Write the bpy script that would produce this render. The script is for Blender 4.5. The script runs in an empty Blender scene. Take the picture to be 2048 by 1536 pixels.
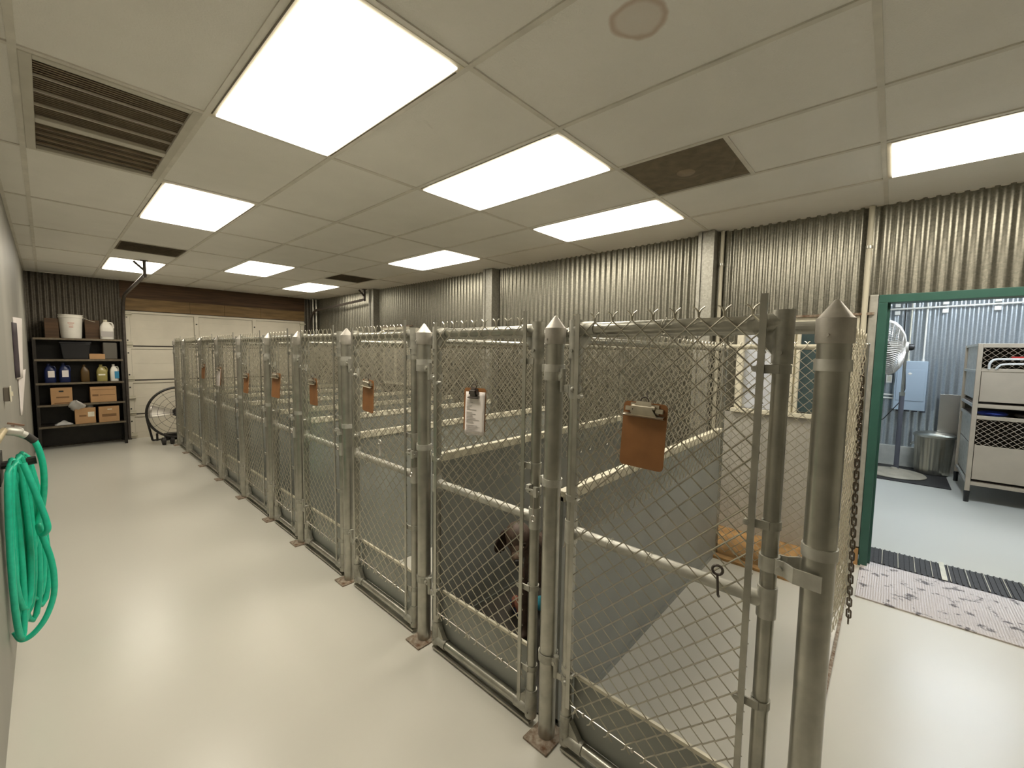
import bpy, math, random
from mathutils import Vector, Matrix
random.seed(7)
C = bpy.context.scene.collection
SC = bpy.context.scene
PI = math.pi

# ------------------------------------------------------------------ camera, world, exposure
cam_d = bpy.data.cameras.new('camera')
cam = bpy.data.objects.new('camera', cam_d)
C.objects.link(cam)
cam_d.sensor_width = 36.0
cam_d.lens = 842.23 / 2048 * 36.0
cam_d.clip_start = 0.05
cam.matrix_world = Matrix(((0.67106, 0.04486, -0.74004, 0.0343),
                           (-0.74124, 0.06143, -0.66843, -0.1097),
                           (0.01547, 0.9971, 0.07448, 1.6194),
                           (0, 0, 0, 1)))
SC.camera = cam
w = bpy.data.worlds.new('world')
SC.world = w
w.use_nodes = True
w.node_tree.nodes['Background'].inputs[0].default_value = (0.8, 0.85, 1, 1)
w.node_tree.nodes['Background'].inputs[1].default_value = 0.02
SC.view_settings.view_transform = 'Standard'
SC.view_settings.look = 'None'
SC.view_settings.exposure = 0.92
SC.view_settings.gamma = 1.0
LAMP_MAIN = 7.6
LAMP_ADJ = 13.0

# ------------------------------------------------------------------ helpers
def V(*a):
    return Vector(a if len(a) > 1 else a[0])

class MB:
    """collects shapes; build() links them as one mesh object"""
    def __init__(s):
        s.v = []; s.f = []
    def add(s, vs, fs):
        n = len(s.v)
        s.v += [tuple(p) for p in vs]
        s.f += [tuple(i + n for i in f) for f in fs]
    def bx(s, x0, x1, y0, y1, z0, z1):
        s.add([(x0, y0, z0), (x1, y0, z0), (x1, y1, z0), (x0, y1, z0), (x0, y0, z1), (x1, y0, z1), (x1, y1, z1), (x0, y1, z1)],
              [(0, 3, 2, 1), (4, 5, 6, 7), (0, 1, 5, 4), (1, 2, 6, 5), (2, 3, 7, 6), (3, 0, 4, 7)])
        return s
    def obx(s, c, size, rot):
        hx, hy, hz = size[0] / 2, size[1] / 2, size[2] / 2
        pts = []
        for z in (-hz, hz):
            for (x, y) in ((-hx, -hy), (hx, -hy), (hx, hy), (-hx, hy)):
                pts.append(rot @ Vector((x, y, z)) + Vector(c))
        s.add(pts, [(0, 3, 2, 1), (4, 5, 6, 7), (0, 1, 5, 4), (1, 2, 6, 5), (2, 3, 7, 6), (3, 0, 4, 7)])
        return s
    def tube(s, pts, r, n=8, closed=False, cap=True):
        pts = [Vector(p) for p in pts]
        m = len(pts)
        rs = r if isinstance(r, (list, tuple)) else [r] * m
        up = None; rings = []
        for i in range(m):
            if closed:
                t = (pts[(i + 1) % m] - pts[i - 1])
            elif i == 0:
                t = pts[1] - pts[0]
            elif i == m - 1:
                t = pts[-1] - pts[-2]
            else:
                t = (pts[i + 1] - pts[i]).normalized() + (pts[i] - pts[i - 1]).normalized()
            if t.length < 1e-9:
                t = Vector((0, 0, 1))
            t.normalize()
            if up is None:
                up = Vector((0, 0, 1)) if abs(t.z) < 0.9 else Vector((1, 0, 0))
            a = up - t * up.dot(t)
            if a.length < 1e-4:
                a = t.orthogonal()
            a.normalize(); b = t.cross(a); up = a
            rings.append([pts[i] + (a * math.cos(2 * PI * k / n) + b * math.sin(2 * PI * k / n)) * rs[i] for k in range(n)])
        vs = [p for g in rings for p in g]; fs = []
        for i in range(m if closed else m - 1):
            j = (i + 1) % m
            for k in range(n):
                k2 = (k + 1) % n
                fs.append((i * n + k, i * n + k2, j * n + k2, j * n + k))
        if cap and not closed:
            fs.append(tuple(reversed(range(n)))); fs.append(tuple((m - 1) * n + k for k in range(n)))
        s.add(vs, fs)
        return s
    def cyl(s, p0, p1, r0, r1=None, n=16):
        return s.tube([p0, p1], [r0, r0 if r1 is None else r1], n)
    def lathe(s, prof, c=(0, 0, 0), n=24, axis=None, caps=True):
        R = Matrix.Identity(3)
        if axis is not None:
            R = Vector((0, 0, 1)).rotation_difference(Vector(axis)).to_matrix()
        vs = []; fs = []
        for (r, z) in prof:
            for k in range(n):
                vs.append(R @ Vector((r * math.cos(2 * PI * k / n), r * math.sin(2 * PI * k / n), z)) + Vector(c))
        m = len(prof)
        for i in range(m - 1):
            for k in range(n):
                k2 = (k + 1) % n
                fs.append((i * n + k, i * n + k2, (i + 1) * n + k2, (i + 1) * n + k))
        if caps and prof[0][0] > 1e-6:
            fs.append(tuple(reversed(range(n))))
        if caps and prof[-1][0] > 1e-6:
            fs.append(tuple((m - 1) * n + k for k in range(n)))
        s.add(vs, fs)
        return s
    def ell(s, c, rad, rot=None, nu=16, nv=10):
        vs = []; fs = []
        for i in range(nv + 1):
            th = PI * i / nv
            for k in range(nu):
                p = Vector((rad[0] * math.sin(th) * math.cos(2 * PI * k / nu), rad[1] * math.sin(th) * math.sin(2 * PI * k / nu), rad[2] * math.cos(th)))
                if rot is not None:
                    p = rot @ p
                vs.append(p + Vector(c))
        for i in range(nv):
            for k in range(nu):
                k2 = (k + 1) % nu
                fs.append((i * nu + k, (i + 1) * nu + k, (i + 1) * nu + k2, i * nu + k2))
        s.add(vs, fs)
        return s
    def ring(s, c, R, r, axis=(0, 0, 1), n=28, m=6):
        q = Vector((0, 0, 1)).rotation_difference(Vector(axis)).to_matrix()
        return s.tube([q @ Vector((R * math.cos(2 * PI * k / n), R * math.sin(2 * PI * k / n), 0)) + Vector(c) for k in range(n)], r, m, closed=True)
    def band(s, c, R, t, h, n=20, axis=None):
        return s.lathe([(R, -h / 2), (R + t, -h / 2), (R + t, h / 2), (R, h / 2), (R, -h / 2)], c, n, axis, False)
    def sheet(s, fn, nu, nv, thick=None):
        vs = []; fs = []
        for i in range(nu + 1):
            for j in range(nv + 1):
                vs.append(fn(i / nu, j / nv))
        for i in range(nu):
            for j in range(nv):
                a = i * (nv + 1) + j
                fs.append((a, a + nv + 1, a + nv + 2, a + 1))
        s.add(vs, fs)
        return s
    def xform(s, M, start=0):
        for i in range(start, len(s.v)):
            s.v[i] = tuple(M @ Vector(s.v[i]))
        return s

def wloc(o):
    p = Vector((0, 0, 0))
    while o is not None:
        p = p + o.location; o = o.parent
    return p

def obj(name, mb, mat, parent=None, world=True, bevel=0, smooth=True, angle=38, label=None, loc=None):
    me = bpy.data.meshes.new(name)
    off = Vector((0, 0, 0))
    if parent is not None and world:
        off = wloc(parent)
    if loc is not None:
        off = Vector(loc)
    vs = [(p[0] - off[0], p[1] - off[1], p[2] - off[2]) for p in mb.v]
    me.from_pydata(vs, [], mb.f)
    me.update()
    if smooth:
        me.polygons.foreach_set('use_smooth', [True] * len(me.polygons))
        me.set_sharp_from_angle(angle=math.radians(angle))
    o = bpy.data.objects.new(name, me)
    C.objects.link(o)
    if mat is not None:
        me.materials.append(mat)
    if parent is not None:
        o.parent = parent
    if loc is not None:
        o.location = loc
    if bevel:
        b = o.modifiers.new('bevel', 'BEVEL')
        b.width = bevel; b.segments = 2; b.limit_method = 'ANGLE'; b.angle_limit = math.radians(40)
    if label:
        o['label'] = label
    return o

def thing(name, label, cat, loc=(0, 0, 0), group=None, rz=0):
    o = bpy.data.objects.new(name, None)
    o.empty_display_size = 0.1
    C.objects.link(o)
    o.location = loc; o.rotation_euler = (0, 0, rz)
    o['label'] = label; o['category'] = cat
    if group:
        o['group'] = group
    return o

def tag(o, label, cat, group=None):
    o['label'] = label; o['category'] = cat
    if group:
        o['group'] = group
    return o

def struct(name, mb, mat, label, cat, **k):
    o = obj(name, mb, mat, **k)
    o['kind'] = 'structure'; o['label'] = label; o['category'] = cat
    return o

# ------------------------------------------------------------------ materials
def mat(name, col, rough=0.5, metal=0.0, var=0.0, scale=8.0, bump=0.0, bscale=60.0, emit=None, estr=0.0, spec=0.5, alpha=1.0, trans=0.0, coord='Object', stretch=None, voro=False, col2=None, coat=0.0):
    m = bpy.data.materials.new(name)
    m.use_nodes = True
    nt = m.node_tree; N = nt.nodes; Lk = nt.links
    b = N['Principled BSDF']
    b.inputs['Base Color'].default_value = (*col, 1)
    b.inputs['Roughness'].default_value = rough
    b.inputs['Metallic'].default_value = metal
    b.inputs['Specular IOR Level'].default_value = spec
    b.inputs['Alpha'].default_value = alpha
    b.inputs['Transmission Weight'].default_value = trans
    b.inputs['Coat Weight'].default_value = coat
    if emit:
        b.inputs['Emission Color'].default_value = (*emit, 1)
        b.inputs['Emission Strength'].default_value = estr
    if var or bump:
        tc = N.new('ShaderNodeTexCoord')
        mp = N.new('ShaderNodeMapping')
        if stretch:
            mp.inputs['Scale'].default_value = stretch
        Lk.new(tc.outputs[coord], mp.inputs[0])
    if var:
        if voro:
            t = N.new('ShaderNodeTexVoronoi')
            t.inputs['Scale'].default_value = scale
            out = t.outputs['Color']
            sep = N.new('ShaderNodeSeparateColor'); Lk.new(out, sep.inputs[0]); out = sep.outputs[0]
        else:
            t = N.new('ShaderNodeTexNoise')
            t.inputs['Scale'].default_value = scale
            t.inputs['Detail'].default_value = 5
            out = t.outputs['Fac']
        Lk.new(mp.outputs[0], t.inputs['Vector'])
        mr = N.new('ShaderNodeMapRange')
        mr.inputs[1].default_value = 0.3 if not voro else 0.0
        mr.inputs[2].default_value = 0.7 if not voro else 1.0
        Lk.new(out, mr.inputs[0])
        mx = N.new('ShaderNodeMix'); mx.data_type = 'RGBA'
        c2 = col2 if col2 else tuple(c * (1 - var) for c in col)
        mx.inputs[6].default_value = (*c2, 1)
        mx.inputs[7].default_value = (*(min(1, c * (1 + (0 if col2 else var))) for c in col), 1)
        Lk.new(mr.outputs[0], mx.inputs[0])
        Lk.new(mx.outputs[2], b.inputs['Base Color'])
    if bump:
        n2 = N.new('ShaderNodeTexNoise'); n2.inputs['Scale'].default_value = bscale; n2.inputs['Detail'].default_value = 3
        Lk.new(mp.outputs[0], n2.inputs['Vector'])
        bp = N.new('ShaderNodeBump'); bp.inputs['Strength'].default_value = bump; bp.inputs['Distance'].default_value = 0.01
        Lk.new(n2.outputs['Fac'], bp.inputs['Height'])
        Lk.new(bp.outputs[0], b.inputs['Normal'])
    return m

M = {}
M['galv'] = mat('galvanized_steel', (0.43, 0.42, 0.37), 0.30, 0.88, 0.16, 14, 0.04, 40)
M['column'] = mat('column_steel', (0.30, 0.29, 0.25), 0.45, 0.4, 0.15, 60, voro=True)
M['galv_pale'] = mat('pale_galvanized', (0.56, 0.55, 0.50), 0.45, 0.6, 0.15, 18)
M['wire_pale'] = mat('pale_wire', (0.70, 0.65, 0.52), 0.5, 0.2, 0.1, 30)
M['wire_end'] = mat('dark_wire_ends', (0.10, 0.08, 0.06), 0.5, 0.5)
M['wire'] = mat('galvanized_wire', (0.56, 0.53, 0.44), 0.30, 0.72, 0.12, 30)
M['fitting'] = mat('cast_fitting', (0.42, 0.41, 0.36), 0.5, 0.65, 0.2, 25, 0.1, 60)
M['cap'] = mat('cast_aluminium_cap', (0.52, 0.49, 0.44), 0.5, 0.6, 0.12, 30)
M['sheetmetal'] = mat('corrugated_sheet', (0.235, 0.225, 0.185), 0.32, 0.8, 0.16, 90, 0.0, 60, voro=True)
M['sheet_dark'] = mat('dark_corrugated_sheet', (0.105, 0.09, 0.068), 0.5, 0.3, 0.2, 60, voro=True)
M['sheetmetal_adj'] = mat('corrugated_sheet_store', (0.50, 0.53, 0.55), 0.33, 0.8, 0.08, 90, voro=True)
M['panel'] = mat('kennel_panel', (0.30, 0.31, 0.285), 0.42, 0.1, 0.10, 3, 0.02, 8)
M['cream'] = mat('cream_trim', (0.72, 0.68, 0.55), 0.45, 0, 0.1, 20)
M['rust'] = mat('rusty_plate', (0.42, 0.33, 0.25), 0.8, 0.1, 0.0, 40, 0.4, 80)
M['rust'] = mat('rusty_plate2', (0.40, 0.35, 0.28), 0.8, 0.1, 0.5, 45, 0.3, 80, col2=(0.13, 0.065, 0.03))
M['tile'] = mat('ceiling_tile', (0.86, 0.84, 0.78), 0.9, 0, 0.02, 4, 0.25, 140)
M['tee'] = mat('ceiling_tee', (0.72, 0.69, 0.61), 0.7, 0, 0.08, 10)
M['lampframe'] = mat('lamp_frame', (0.72, 0.66, 0.52), 0.5)
M['tilegap'] = mat('lamp_gap', (0.10, 0.085, 0.06), 0.9)
M['white'] = mat('white_plastic', (0.80, 0.77, 0.70), 0.45, 0, 0.05, 8)
M['whitedull'] = mat('cream_plastic', (0.62, 0.58, 0.46), 0.5)
M['paintwall'] = mat('painted_wall', (0.285, 0.275, 0.24), 0.5, 0, 0.10, 2.2, 0.05, 10, stretch=(1, 1, 0.15))
M['wallgrey'] = mat('grey_wall', (0.5, 0.49, 0.44), 0.7)
M['wallboard'] = mat('white_wall_board', (0.62, 0.66, 0.7), 0.7)
M['doorwhite'] = mat('garage_door_white', (0.70, 0.65, 0.54), 0.55, 0, 0.06, 3)
M['lip_shade_pale'] = mat('beige_lip_shade', (0.28, 0.25, 0.19), 0.8)  # colour for the shade along the garage door lips
M['seam'] = mat('dark_seam', (0.07, 0.06, 0.05), 0.8)
M['wood_dark'] = mat('dark_wood', (0.085, 0.045, 0.02), 0.7, 0, 0.35, 5, 0.1, 20, stretch=(0.4, 1, 6))
M['wood_mid'] = mat('mid_wood', (0.20, 0.125, 0.05), 0.7, 0, 0.35, 4, 0.1, 20, stretch=(0.6, 1, 5))
M['wood_kerb'] = mat('stained_timber', (0.46, 0.27, 0.11), 0.7, 0, 0.3, 9, 0.2, 30)
M['black'] = mat('black_metal', (0.02, 0.018, 0.016), 0.45)
M['blackgloss'] = mat('black_gloss', (0.012, 0.012, 0.015), 0.15)
M['shelf'] = mat('dark_shelf', (0.018, 0.014, 0.010), 0.45, 0.1, 0.3, 10)
M['shelfedge_lit'] = mat('lit_shelf_edge', (0.16, 0.13, 0.09), 0.4, 0.3, 0.2, 30)
M['steel_dark'] = mat('dark_track', (0.10, 0.085, 0.075), 0.45, 0.5, 0.2, 20)
M['green'] = mat('green_paint', (0.035, 0.115, 0.09), 0.4, 0, 0.12, 6, 0.05, 20)
M['hose'] = mat('green_hose', (0.02, 0.56, 0.36), 0.36, 0, 0.1, 40)
M['brass'] = mat('brass', (0.62, 0.52, 0.32), 0.35, 0.7, 0.15, 30)
M['brown_board'] = mat('hardboard', (0.27, 0.115, 0.035), 0.55, 0, 0.12, 14)
M['clip'] = mat('clip_metal', (0.55, 0.50, 0.40), 0.3, 0.8, 0.1, 30)
M['paper'] = mat('paper', (0.80, 0.74, 0.71), 0.8)
M['ink'] = mat('grey_print', (0.45, 0.42, 0.40), 0.8)
M['card'] = mat('cardboard', (0.44, 0.26, 0.125), 0.8, 0, 0.08, 6)
M['card_dark'] = mat('card_print', (0.20, 0.11, 0.05), 0.8)
M['rubber'] = mat('black_rubber', (0.030, 0.026, 0.024), 0.6, 0, 0.3, 40)
M['tan'] = mat('tan_cage', (0.55, 0.455, 0.345), 0.45, 0.3, 0.08, 5)
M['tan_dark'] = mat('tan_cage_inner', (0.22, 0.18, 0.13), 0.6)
M['stainless'] = mat('stainless', (0.62, 0.58, 0.53), 0.28, 0.9, 0.06, 4)
M['galvcan'] = mat('galvanized_can', (0.52, 0.50, 0.43), 0.28, 0.95, 0.06, 6)
M['grey_panel'] = mat('grey_enamel', (0.36, 0.43, 0.50), 0.4)
M['fan_silver'] = mat('fan_silver', (0.60, 0.56, 0.50), 0.4, 0.4)
M['fan_pole'] = mat('fan_pole', (0.10, 0.10, 0.12), 0.45)
M['fan_base'] = mat('fan_base', (0.42, 0.37, 0.28), 0.5, 0.1, 0.15, 10)
M['concrete'] = mat('concrete', (0.52, 0.51, 0.46), 0.8, 0, 0.1, 8, 0.2, 40)
M['dog'] = mat('brown_dog_coat', (0.075, 0.045, 0.031), 0.55, 0, 0.3, 30, 0.2, 200)
M['dog_muzzle'] = mat('grizzled_muzzle', (0.16, 0.105, 0.075), 0.6, 0, 0.3, 40)
M['dog_ear'] = mat('dark_brown_ear', (0.035, 0.018, 0.012), 0.5, 0, 0.25, 30)
M['nose'] = mat('dog_nose', (0.008, 0.006, 0.006), 0.3)
M['eye'] = mat('dog_eye', (0.02, 0.01, 0.004), 0.1)
M['red'] = mat('red_fabric', (0.30, 0.115, 0.075), 0.8, 0, 0.3, 60)
M['navy'] = mat('navy_fabric', (0.02, 0.03, 0.09), 0.8, 0, 0.3, 40)
M['cyan'] = mat('cyan_fabric', (0.08, 0.50, 0.66), 0.7, 0, 0.2, 40)
M['blue'] = mat('blue_plastic', (0.008, 0.016, 0.075), 0.35)
M['amber'] = mat('amber_plastic', (0.09, 0.05, 0.012), 0.4)
M['yellow'] = mat('yellow_liquid', (0.34, 0.29, 0.10), 0.25)
M['label_blue'] = mat('blue_label', (0.04, 0.26, 0.45), 0.5)
M['label_red'] = mat('faded_red_print', (0.62, 0.30, 0.25), 0.7)
M['greybox'] = mat('grey_plastic', (0.10, 0.09, 0.075), 0.5)
M['bag'] = mat('clear_bag', (0.80, 0.79, 0.77), 0.3, 0, 0, 8, 0, 60, alpha=0.75)
M['purple'] = mat('purple_print', (0.035, 0.022, 0.030), 0.7)
M['outlet'] = mat('brown_box', (0.17, 0.145, 0.115), 0.5)
M['film'] = mat('frosted_film', (0.80, 0.82, 0.88), 0.3, 0, 0, 8, 0.25, 9, alpha=0.62)
M['glass'] = mat('pane_glass', (0.5, 0.6, 0.55), 0.02, 0, alpha=0.05, spec=0.2)
M['vent'] = mat('vent_dirt', (0.19, 0.155, 0.105), 0.85, 0, 0.2, 14)
M['ventslat'] = mat('vent_slat', (0.30, 0.24, 0.165), 0.7, 0, 0.2, 14)
M['ventframe'] = mat('vent_frame', (0.60, 0.57, 0.49), 0.6, 0, 0.05, 8)
M['white_rail'] = mat('white_handle', (0.85, 0.83, 0.80), 0.35)
M['red_tag'] = mat('red_tag', (0.6, 0.05, 0.04), 0.5)

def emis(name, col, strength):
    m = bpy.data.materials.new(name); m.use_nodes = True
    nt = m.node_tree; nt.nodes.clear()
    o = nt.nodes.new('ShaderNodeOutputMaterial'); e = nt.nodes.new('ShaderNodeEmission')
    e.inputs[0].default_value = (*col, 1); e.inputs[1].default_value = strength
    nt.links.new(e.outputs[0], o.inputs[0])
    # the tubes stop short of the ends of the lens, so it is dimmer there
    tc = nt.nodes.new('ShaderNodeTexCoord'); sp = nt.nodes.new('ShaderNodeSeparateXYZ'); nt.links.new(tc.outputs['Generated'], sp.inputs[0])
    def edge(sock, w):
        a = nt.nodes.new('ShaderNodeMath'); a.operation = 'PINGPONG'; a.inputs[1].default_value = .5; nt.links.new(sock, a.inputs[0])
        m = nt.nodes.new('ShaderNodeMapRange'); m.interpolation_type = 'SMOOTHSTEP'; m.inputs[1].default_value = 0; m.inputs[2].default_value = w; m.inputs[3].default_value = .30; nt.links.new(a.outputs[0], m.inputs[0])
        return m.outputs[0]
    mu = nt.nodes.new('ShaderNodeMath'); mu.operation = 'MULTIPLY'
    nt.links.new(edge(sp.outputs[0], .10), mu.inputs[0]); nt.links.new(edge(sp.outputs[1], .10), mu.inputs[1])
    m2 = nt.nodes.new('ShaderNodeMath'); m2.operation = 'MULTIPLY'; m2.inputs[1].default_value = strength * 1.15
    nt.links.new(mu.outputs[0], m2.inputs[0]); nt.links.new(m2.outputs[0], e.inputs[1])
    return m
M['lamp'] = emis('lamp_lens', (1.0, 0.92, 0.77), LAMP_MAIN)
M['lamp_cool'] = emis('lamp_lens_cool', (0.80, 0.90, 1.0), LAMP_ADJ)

# floor: grey epoxy
def floor_mat():
    m = mat('epoxy_floor', (0.64, 0.62, 0.555), 0.28, spec=0.5)
    return m
M['floor'] = floor_mat()

# ceiling tile with one brown water ring
def stain_tile():
    m = M['tile']; nt = m.node_tree; N = nt.nodes; Lk = nt.links
    b = N['Principled BSDF']
    src = b.inputs['Base Color'].links[0].from_socket
    tc = N.new('ShaderNodeTexCoord')
    nz = N.new('ShaderNodeTexNoise'); nz.inputs['Scale'].default_value = 9
    Lk.new(tc.outputs['Object'], nz.inputs['Vector'])
    sub = N.new('ShaderNodeVectorMath'); sub.operation = 'SUBTRACT'; sub.inputs[1].default_value = (1.437, 0.605, 2.758)
    Lk.new(tc.outputs['Object'], sub.inputs[0])
    ln = N.new('ShaderNodeVectorMath'); ln.operation = 'LENGTH'; Lk.new(sub.outputs[0], ln.inputs[0])
    ad = N.new('ShaderNodeMath'); ad.operation = 'MULTIPLY_ADD'; ad.inputs[1].default_value = 0.05
    Lk.new(nz.outputs['Fac'], ad.inputs[0]); Lk.new(ln.outputs['Value'], ad.inputs[2])
    rp = N.new('ShaderNodeValToRGB'); Lk.new(ad.outputs[0], rp.inputs[0])
    e = rp.color_ramp.elements
    e[0].position = 0.0; e[0].color = (0.22, 0.22, 0.22, 1)
    e[1].position = 0.125; e[1].color = (0, 0, 0, 1)
    a = e.new(0.09); a.color = (0.3, 0.3, 0.3, 1)
    a = e.new(0.108); a.color = (0.75, 0.75, 0.75, 1)
    a = e.new(0.116); a.color = (0.55, 0.55, 0.55, 1)
    mx = N.new('ShaderNodeMix'); mx.data_type = 'RGBA'
    Lk.new(rp.outputs[0], mx.inputs[0]); Lk.new(src, mx.inputs[6]); mx.inputs[7].default_value = (0.50, 0.36, 0.26, 1)
    Lk.new(mx.outputs[2], b.inputs['Base Color'])
stain_tile()

def mat_doormat():
    m = mat('worn_mat', (0.62, 0.55, 0.52), 0.5, 0.1, 0.0)
    nt = m.node_tree; N = nt.nodes; Lk = nt.links; b = N['Principled BSDF']
    tc = N.new('ShaderNodeTexCoord')
    n = N.new('ShaderNodeTexNoise'); n.inputs['Scale'].default_value = 11; n.inputs['Detail'].default_value = 8; n.inputs['Roughness'].default_value = 0.7
    Lk.new(tc.outputs['Object'], n.inputs['Vector'])
    r = N.new('ShaderNodeValToRGB'); Lk.new(n.outputs['Fac'], r.inputs[0])
    e = r.color_ramp.elements
    e[0].position = 0.40; e[0].color = (0.14, 0.12, 0.12, 1)
    e[1].position = 0.45; e[1].color = (0.66, 0.60, 0.58, 1)
    v = N.new('ShaderNodeTexVoronoi'); v.inputs['Scale'].default_value = 75; v.inputs['Randomness'].default_value = 0.15
    Lk.new(tc.outputs['Object'], v.inputs['Vector'])
    bp = N.new('ShaderNodeBump'); bp.inputs['Strength'].default_value = 0.7; bp.inputs['Distance'].default_value = 0.01
    Lk.new(v.outputs['Distance'], bp.inputs['Height']); Lk.new(bp.outputs[0], b.inputs['Normal'])
    Lk.new(r.outputs[0], b.inputs['Base Color'])
    b.inputs['Roughness'].default_value = 0.38
    return m
M['doormat'] = mat_doormat()

# ------------------------------------------------------------------ room shell
CEIL = 2.758; LX = -0.14; RX = 4.27; FY = 9.82; BY = -2.6
AX = 8.68; AY0 = -3.2; AY1 = 1.5; WT = 4.37
mb = MB()
mb.add([(LX - .3, BY - .3, 0), (AX + .3, BY - .9, 0), (AX + .3, FY + .3, 0), (LX - .3, FY + .3, 0),
        (LX - .3, BY - .3, -.1), (AX + .3, BY - .9, -.1), (AX + .3, FY + .3, -.1), (LX - .3, FY + .3, -.1)],
       [(0, 1, 2, 3), (7, 6, 5, 4), (0, 4, 5, 1), (1, 5, 6, 2), (2, 6, 7, 3), (3, 7, 4, 0)])
struct('floor', mb, M['floor'], 'smooth light grey epoxy floor running through the kennel room and doorway', 'floor', smooth=False)

TX = 0.61; TY = 1.22
lights = [(1, 1), (3, 1), (5, 1), (1, 3), (5, 3), (3, 5), (5, 6), (1, 6), (5, -1)]
halfcells = {(4, 0): 1, (5, 5): 0, (1, 5): 0}      # half-size vents: half 0 = lower y, 1 = upper y
vent_full = [(0, 2)]
mb = MB(); te = MB()
def tile(x0, x1, y0, y1):
    sag = random.uniform(0.0, 0.007)
    g = 0.004
    x0 += g; x1 -= g; y0 += g; y1 -= g
    nu, nv = 4, 6
    def fn(u, v):
        s = sag * math.sin(PI * u) * math.sin(PI * v)
        return (x0 + (x1 - x0) * u, y1 + (y0 - y1) * v, CEIL - s)
    mb.sheet(fn, nu, nv)
    mb.bx(x0, x1, y0, y1, CEIL + 0.012, CEIL + 0.025)
for i in range(-1, 8):
    x0 = max(i * TX, LX); x1 = min((i + 1) * TX, RX + .09)
    if x1 - x0 < 0.03:
        continue
    for j in range(-3, 9):
        y0 = max(j * TY, BY); y1 = min((j + 1) * TY, FY)
        if y1 - y0 < 0.03 or (i, j) in lights or (i, j) in vent_full:
            continue
        if (i, j) in halfcells:
            if halfcells[(i, j)] == 0: tile(x0, x1, y0 + TY / 2, y1)
            else: tile(x0, x1, y0, y0 + TY / 2)
            continue
        tile(x0, x1, y0, y1)
ceiling = struct('ceiling', mb, M['tile'], 'drop ceiling of large off-white tiles in a metal grid', 'ceiling', smooth=False)
for i in range(0, 8):
    te.bx(i * TX - .012, i * TX + .012, BY, FY, CEIL - .007, CEIL + .03)
for j in range(-2, 9):
    te.bx(LX, RX + .08, j * TY - .012, j * TY + .012, CEIL - .0066, CEIL + .03)
te.bx(LX, LX + .02, BY, FY, CEIL - .007, CEIL)
te.bx(LX, RX, FY - .02, FY, CEIL - .007, CEIL)
for (i, j), hf in halfcells.items():
    yy = j * TY + TY / 2
    te.bx(i * TX, (i + 1) * TX, yy - .012, yy + .012, CEIL - .0062, CEIL + .03)
obj('tee_grid', te, M['tee'], ceiling, smooth=False)

def corr(mb, horiz, a0, a1, z0, z1, base, amp=0.009, pitch=0.068, sign=-1, n=8, flat_every=None):
    """corrugated sheet: ridges along z, running along axis 'y' or 'x'"""
    k = max(2, int((a1 - a0) / pitch * n))
    prev = None; vs = []
    for i in range(k + 1):
        a = a0 + (a1 - a0) * i / k
        d = base + sign * amp * (1 + math.cos(2 * PI * a / pitch))
        for z in (z0, z1):
            vs.append((d, a, z) if horiz == 'y' else (a, d, z))
    fs = []
    for i in range(k):
        f = (2 * i, 2 * i + 2, 2 * i + 3, 2 * i + 1)
        fs.append(f)
    mb.add(vs, fs)

# right wall (the wall with the doorway)
WZ0, WZ1, WY0, WY1 = 1.15, 1.945, 0.10, 0.95
DY0, DY1, DZ = -0.98, 0.0, 2.09
mb = MB()
corr(mb, 'y', 0.05, WY0, 0, CEIL, RX)
corr(mb, 'y', WY0, WY1, 0, WZ0, RX)
corr(mb, 'y', WY0, WY1, WZ1, CEIL, RX)
corr(mb, 'y', WY1, FY, 0, CEIL, RX)
corr(mb, 'y', DY0 - .05, 0.05, DZ, CEIL, RX)
corr(mb, 'y', BY, DY0 - .05, 0, CEIL, RX)
# solid core behind the sheets
for (y0, y1, z0, z1) in ((0.03, WY0, 0, CEIL), (WY0, WY1, 0, WZ0), (WY0, WY1, WZ1, CEIL), (WY1, FY, 0, CEIL), (DY0 - .03, 0.03, DZ - .02, CEIL), (BY, DY0 - .03, 0, CEIL)):
    mb.bx(RX + .002, WT, y0, y1, z0, z1)
struct('wall_right', mb, M['sheetmetal'], 'corrugated galvanized metal wall with the window and green doorway', 'wall')

mb = MB()
mb.bx(LX - .1, LX, BY, FY, 0, CEIL + .1)
struct('wall_left', mb, M['paintwall'], 'smooth grey painted wall behind the green hose', 'wall', smooth=False)
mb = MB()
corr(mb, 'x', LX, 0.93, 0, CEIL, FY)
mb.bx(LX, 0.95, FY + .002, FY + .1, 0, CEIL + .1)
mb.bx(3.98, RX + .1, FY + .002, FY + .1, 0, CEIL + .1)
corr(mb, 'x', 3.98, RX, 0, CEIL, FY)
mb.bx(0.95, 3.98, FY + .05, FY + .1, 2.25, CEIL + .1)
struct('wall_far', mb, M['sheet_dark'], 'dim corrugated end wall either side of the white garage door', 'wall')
mb = MB(); mb.bx(LX - .1, RX + .1, BY - .1, BY, 0, CEIL + .1)
struct('wall_near', mb, M['wallgrey'], 'plain grey wall behind the viewer', 'wall', smooth=False)

# wood header over the garage door
mb = MB()
mb.bx(0.93, 3.99, FY - .03, FY + .05, 2.46, CEIL)
o = struct('trim_1', mb, M['wood_dark'], 'dark brown upper board above the garage door', 'header board', smooth=False)
mb = MB()
xs = [0.95, 1.9, 2.45, 3.1, 3.98]
for a, b in zip(xs[:-1], xs[1:]):
    mb.bx(a, b - .004, FY - .045, FY + .05, 2.25, 2.46)
struct('trim_2', mb, M['wood_mid'], 'lighter brown boards just above the garage door', 'header board', smooth=False)
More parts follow.
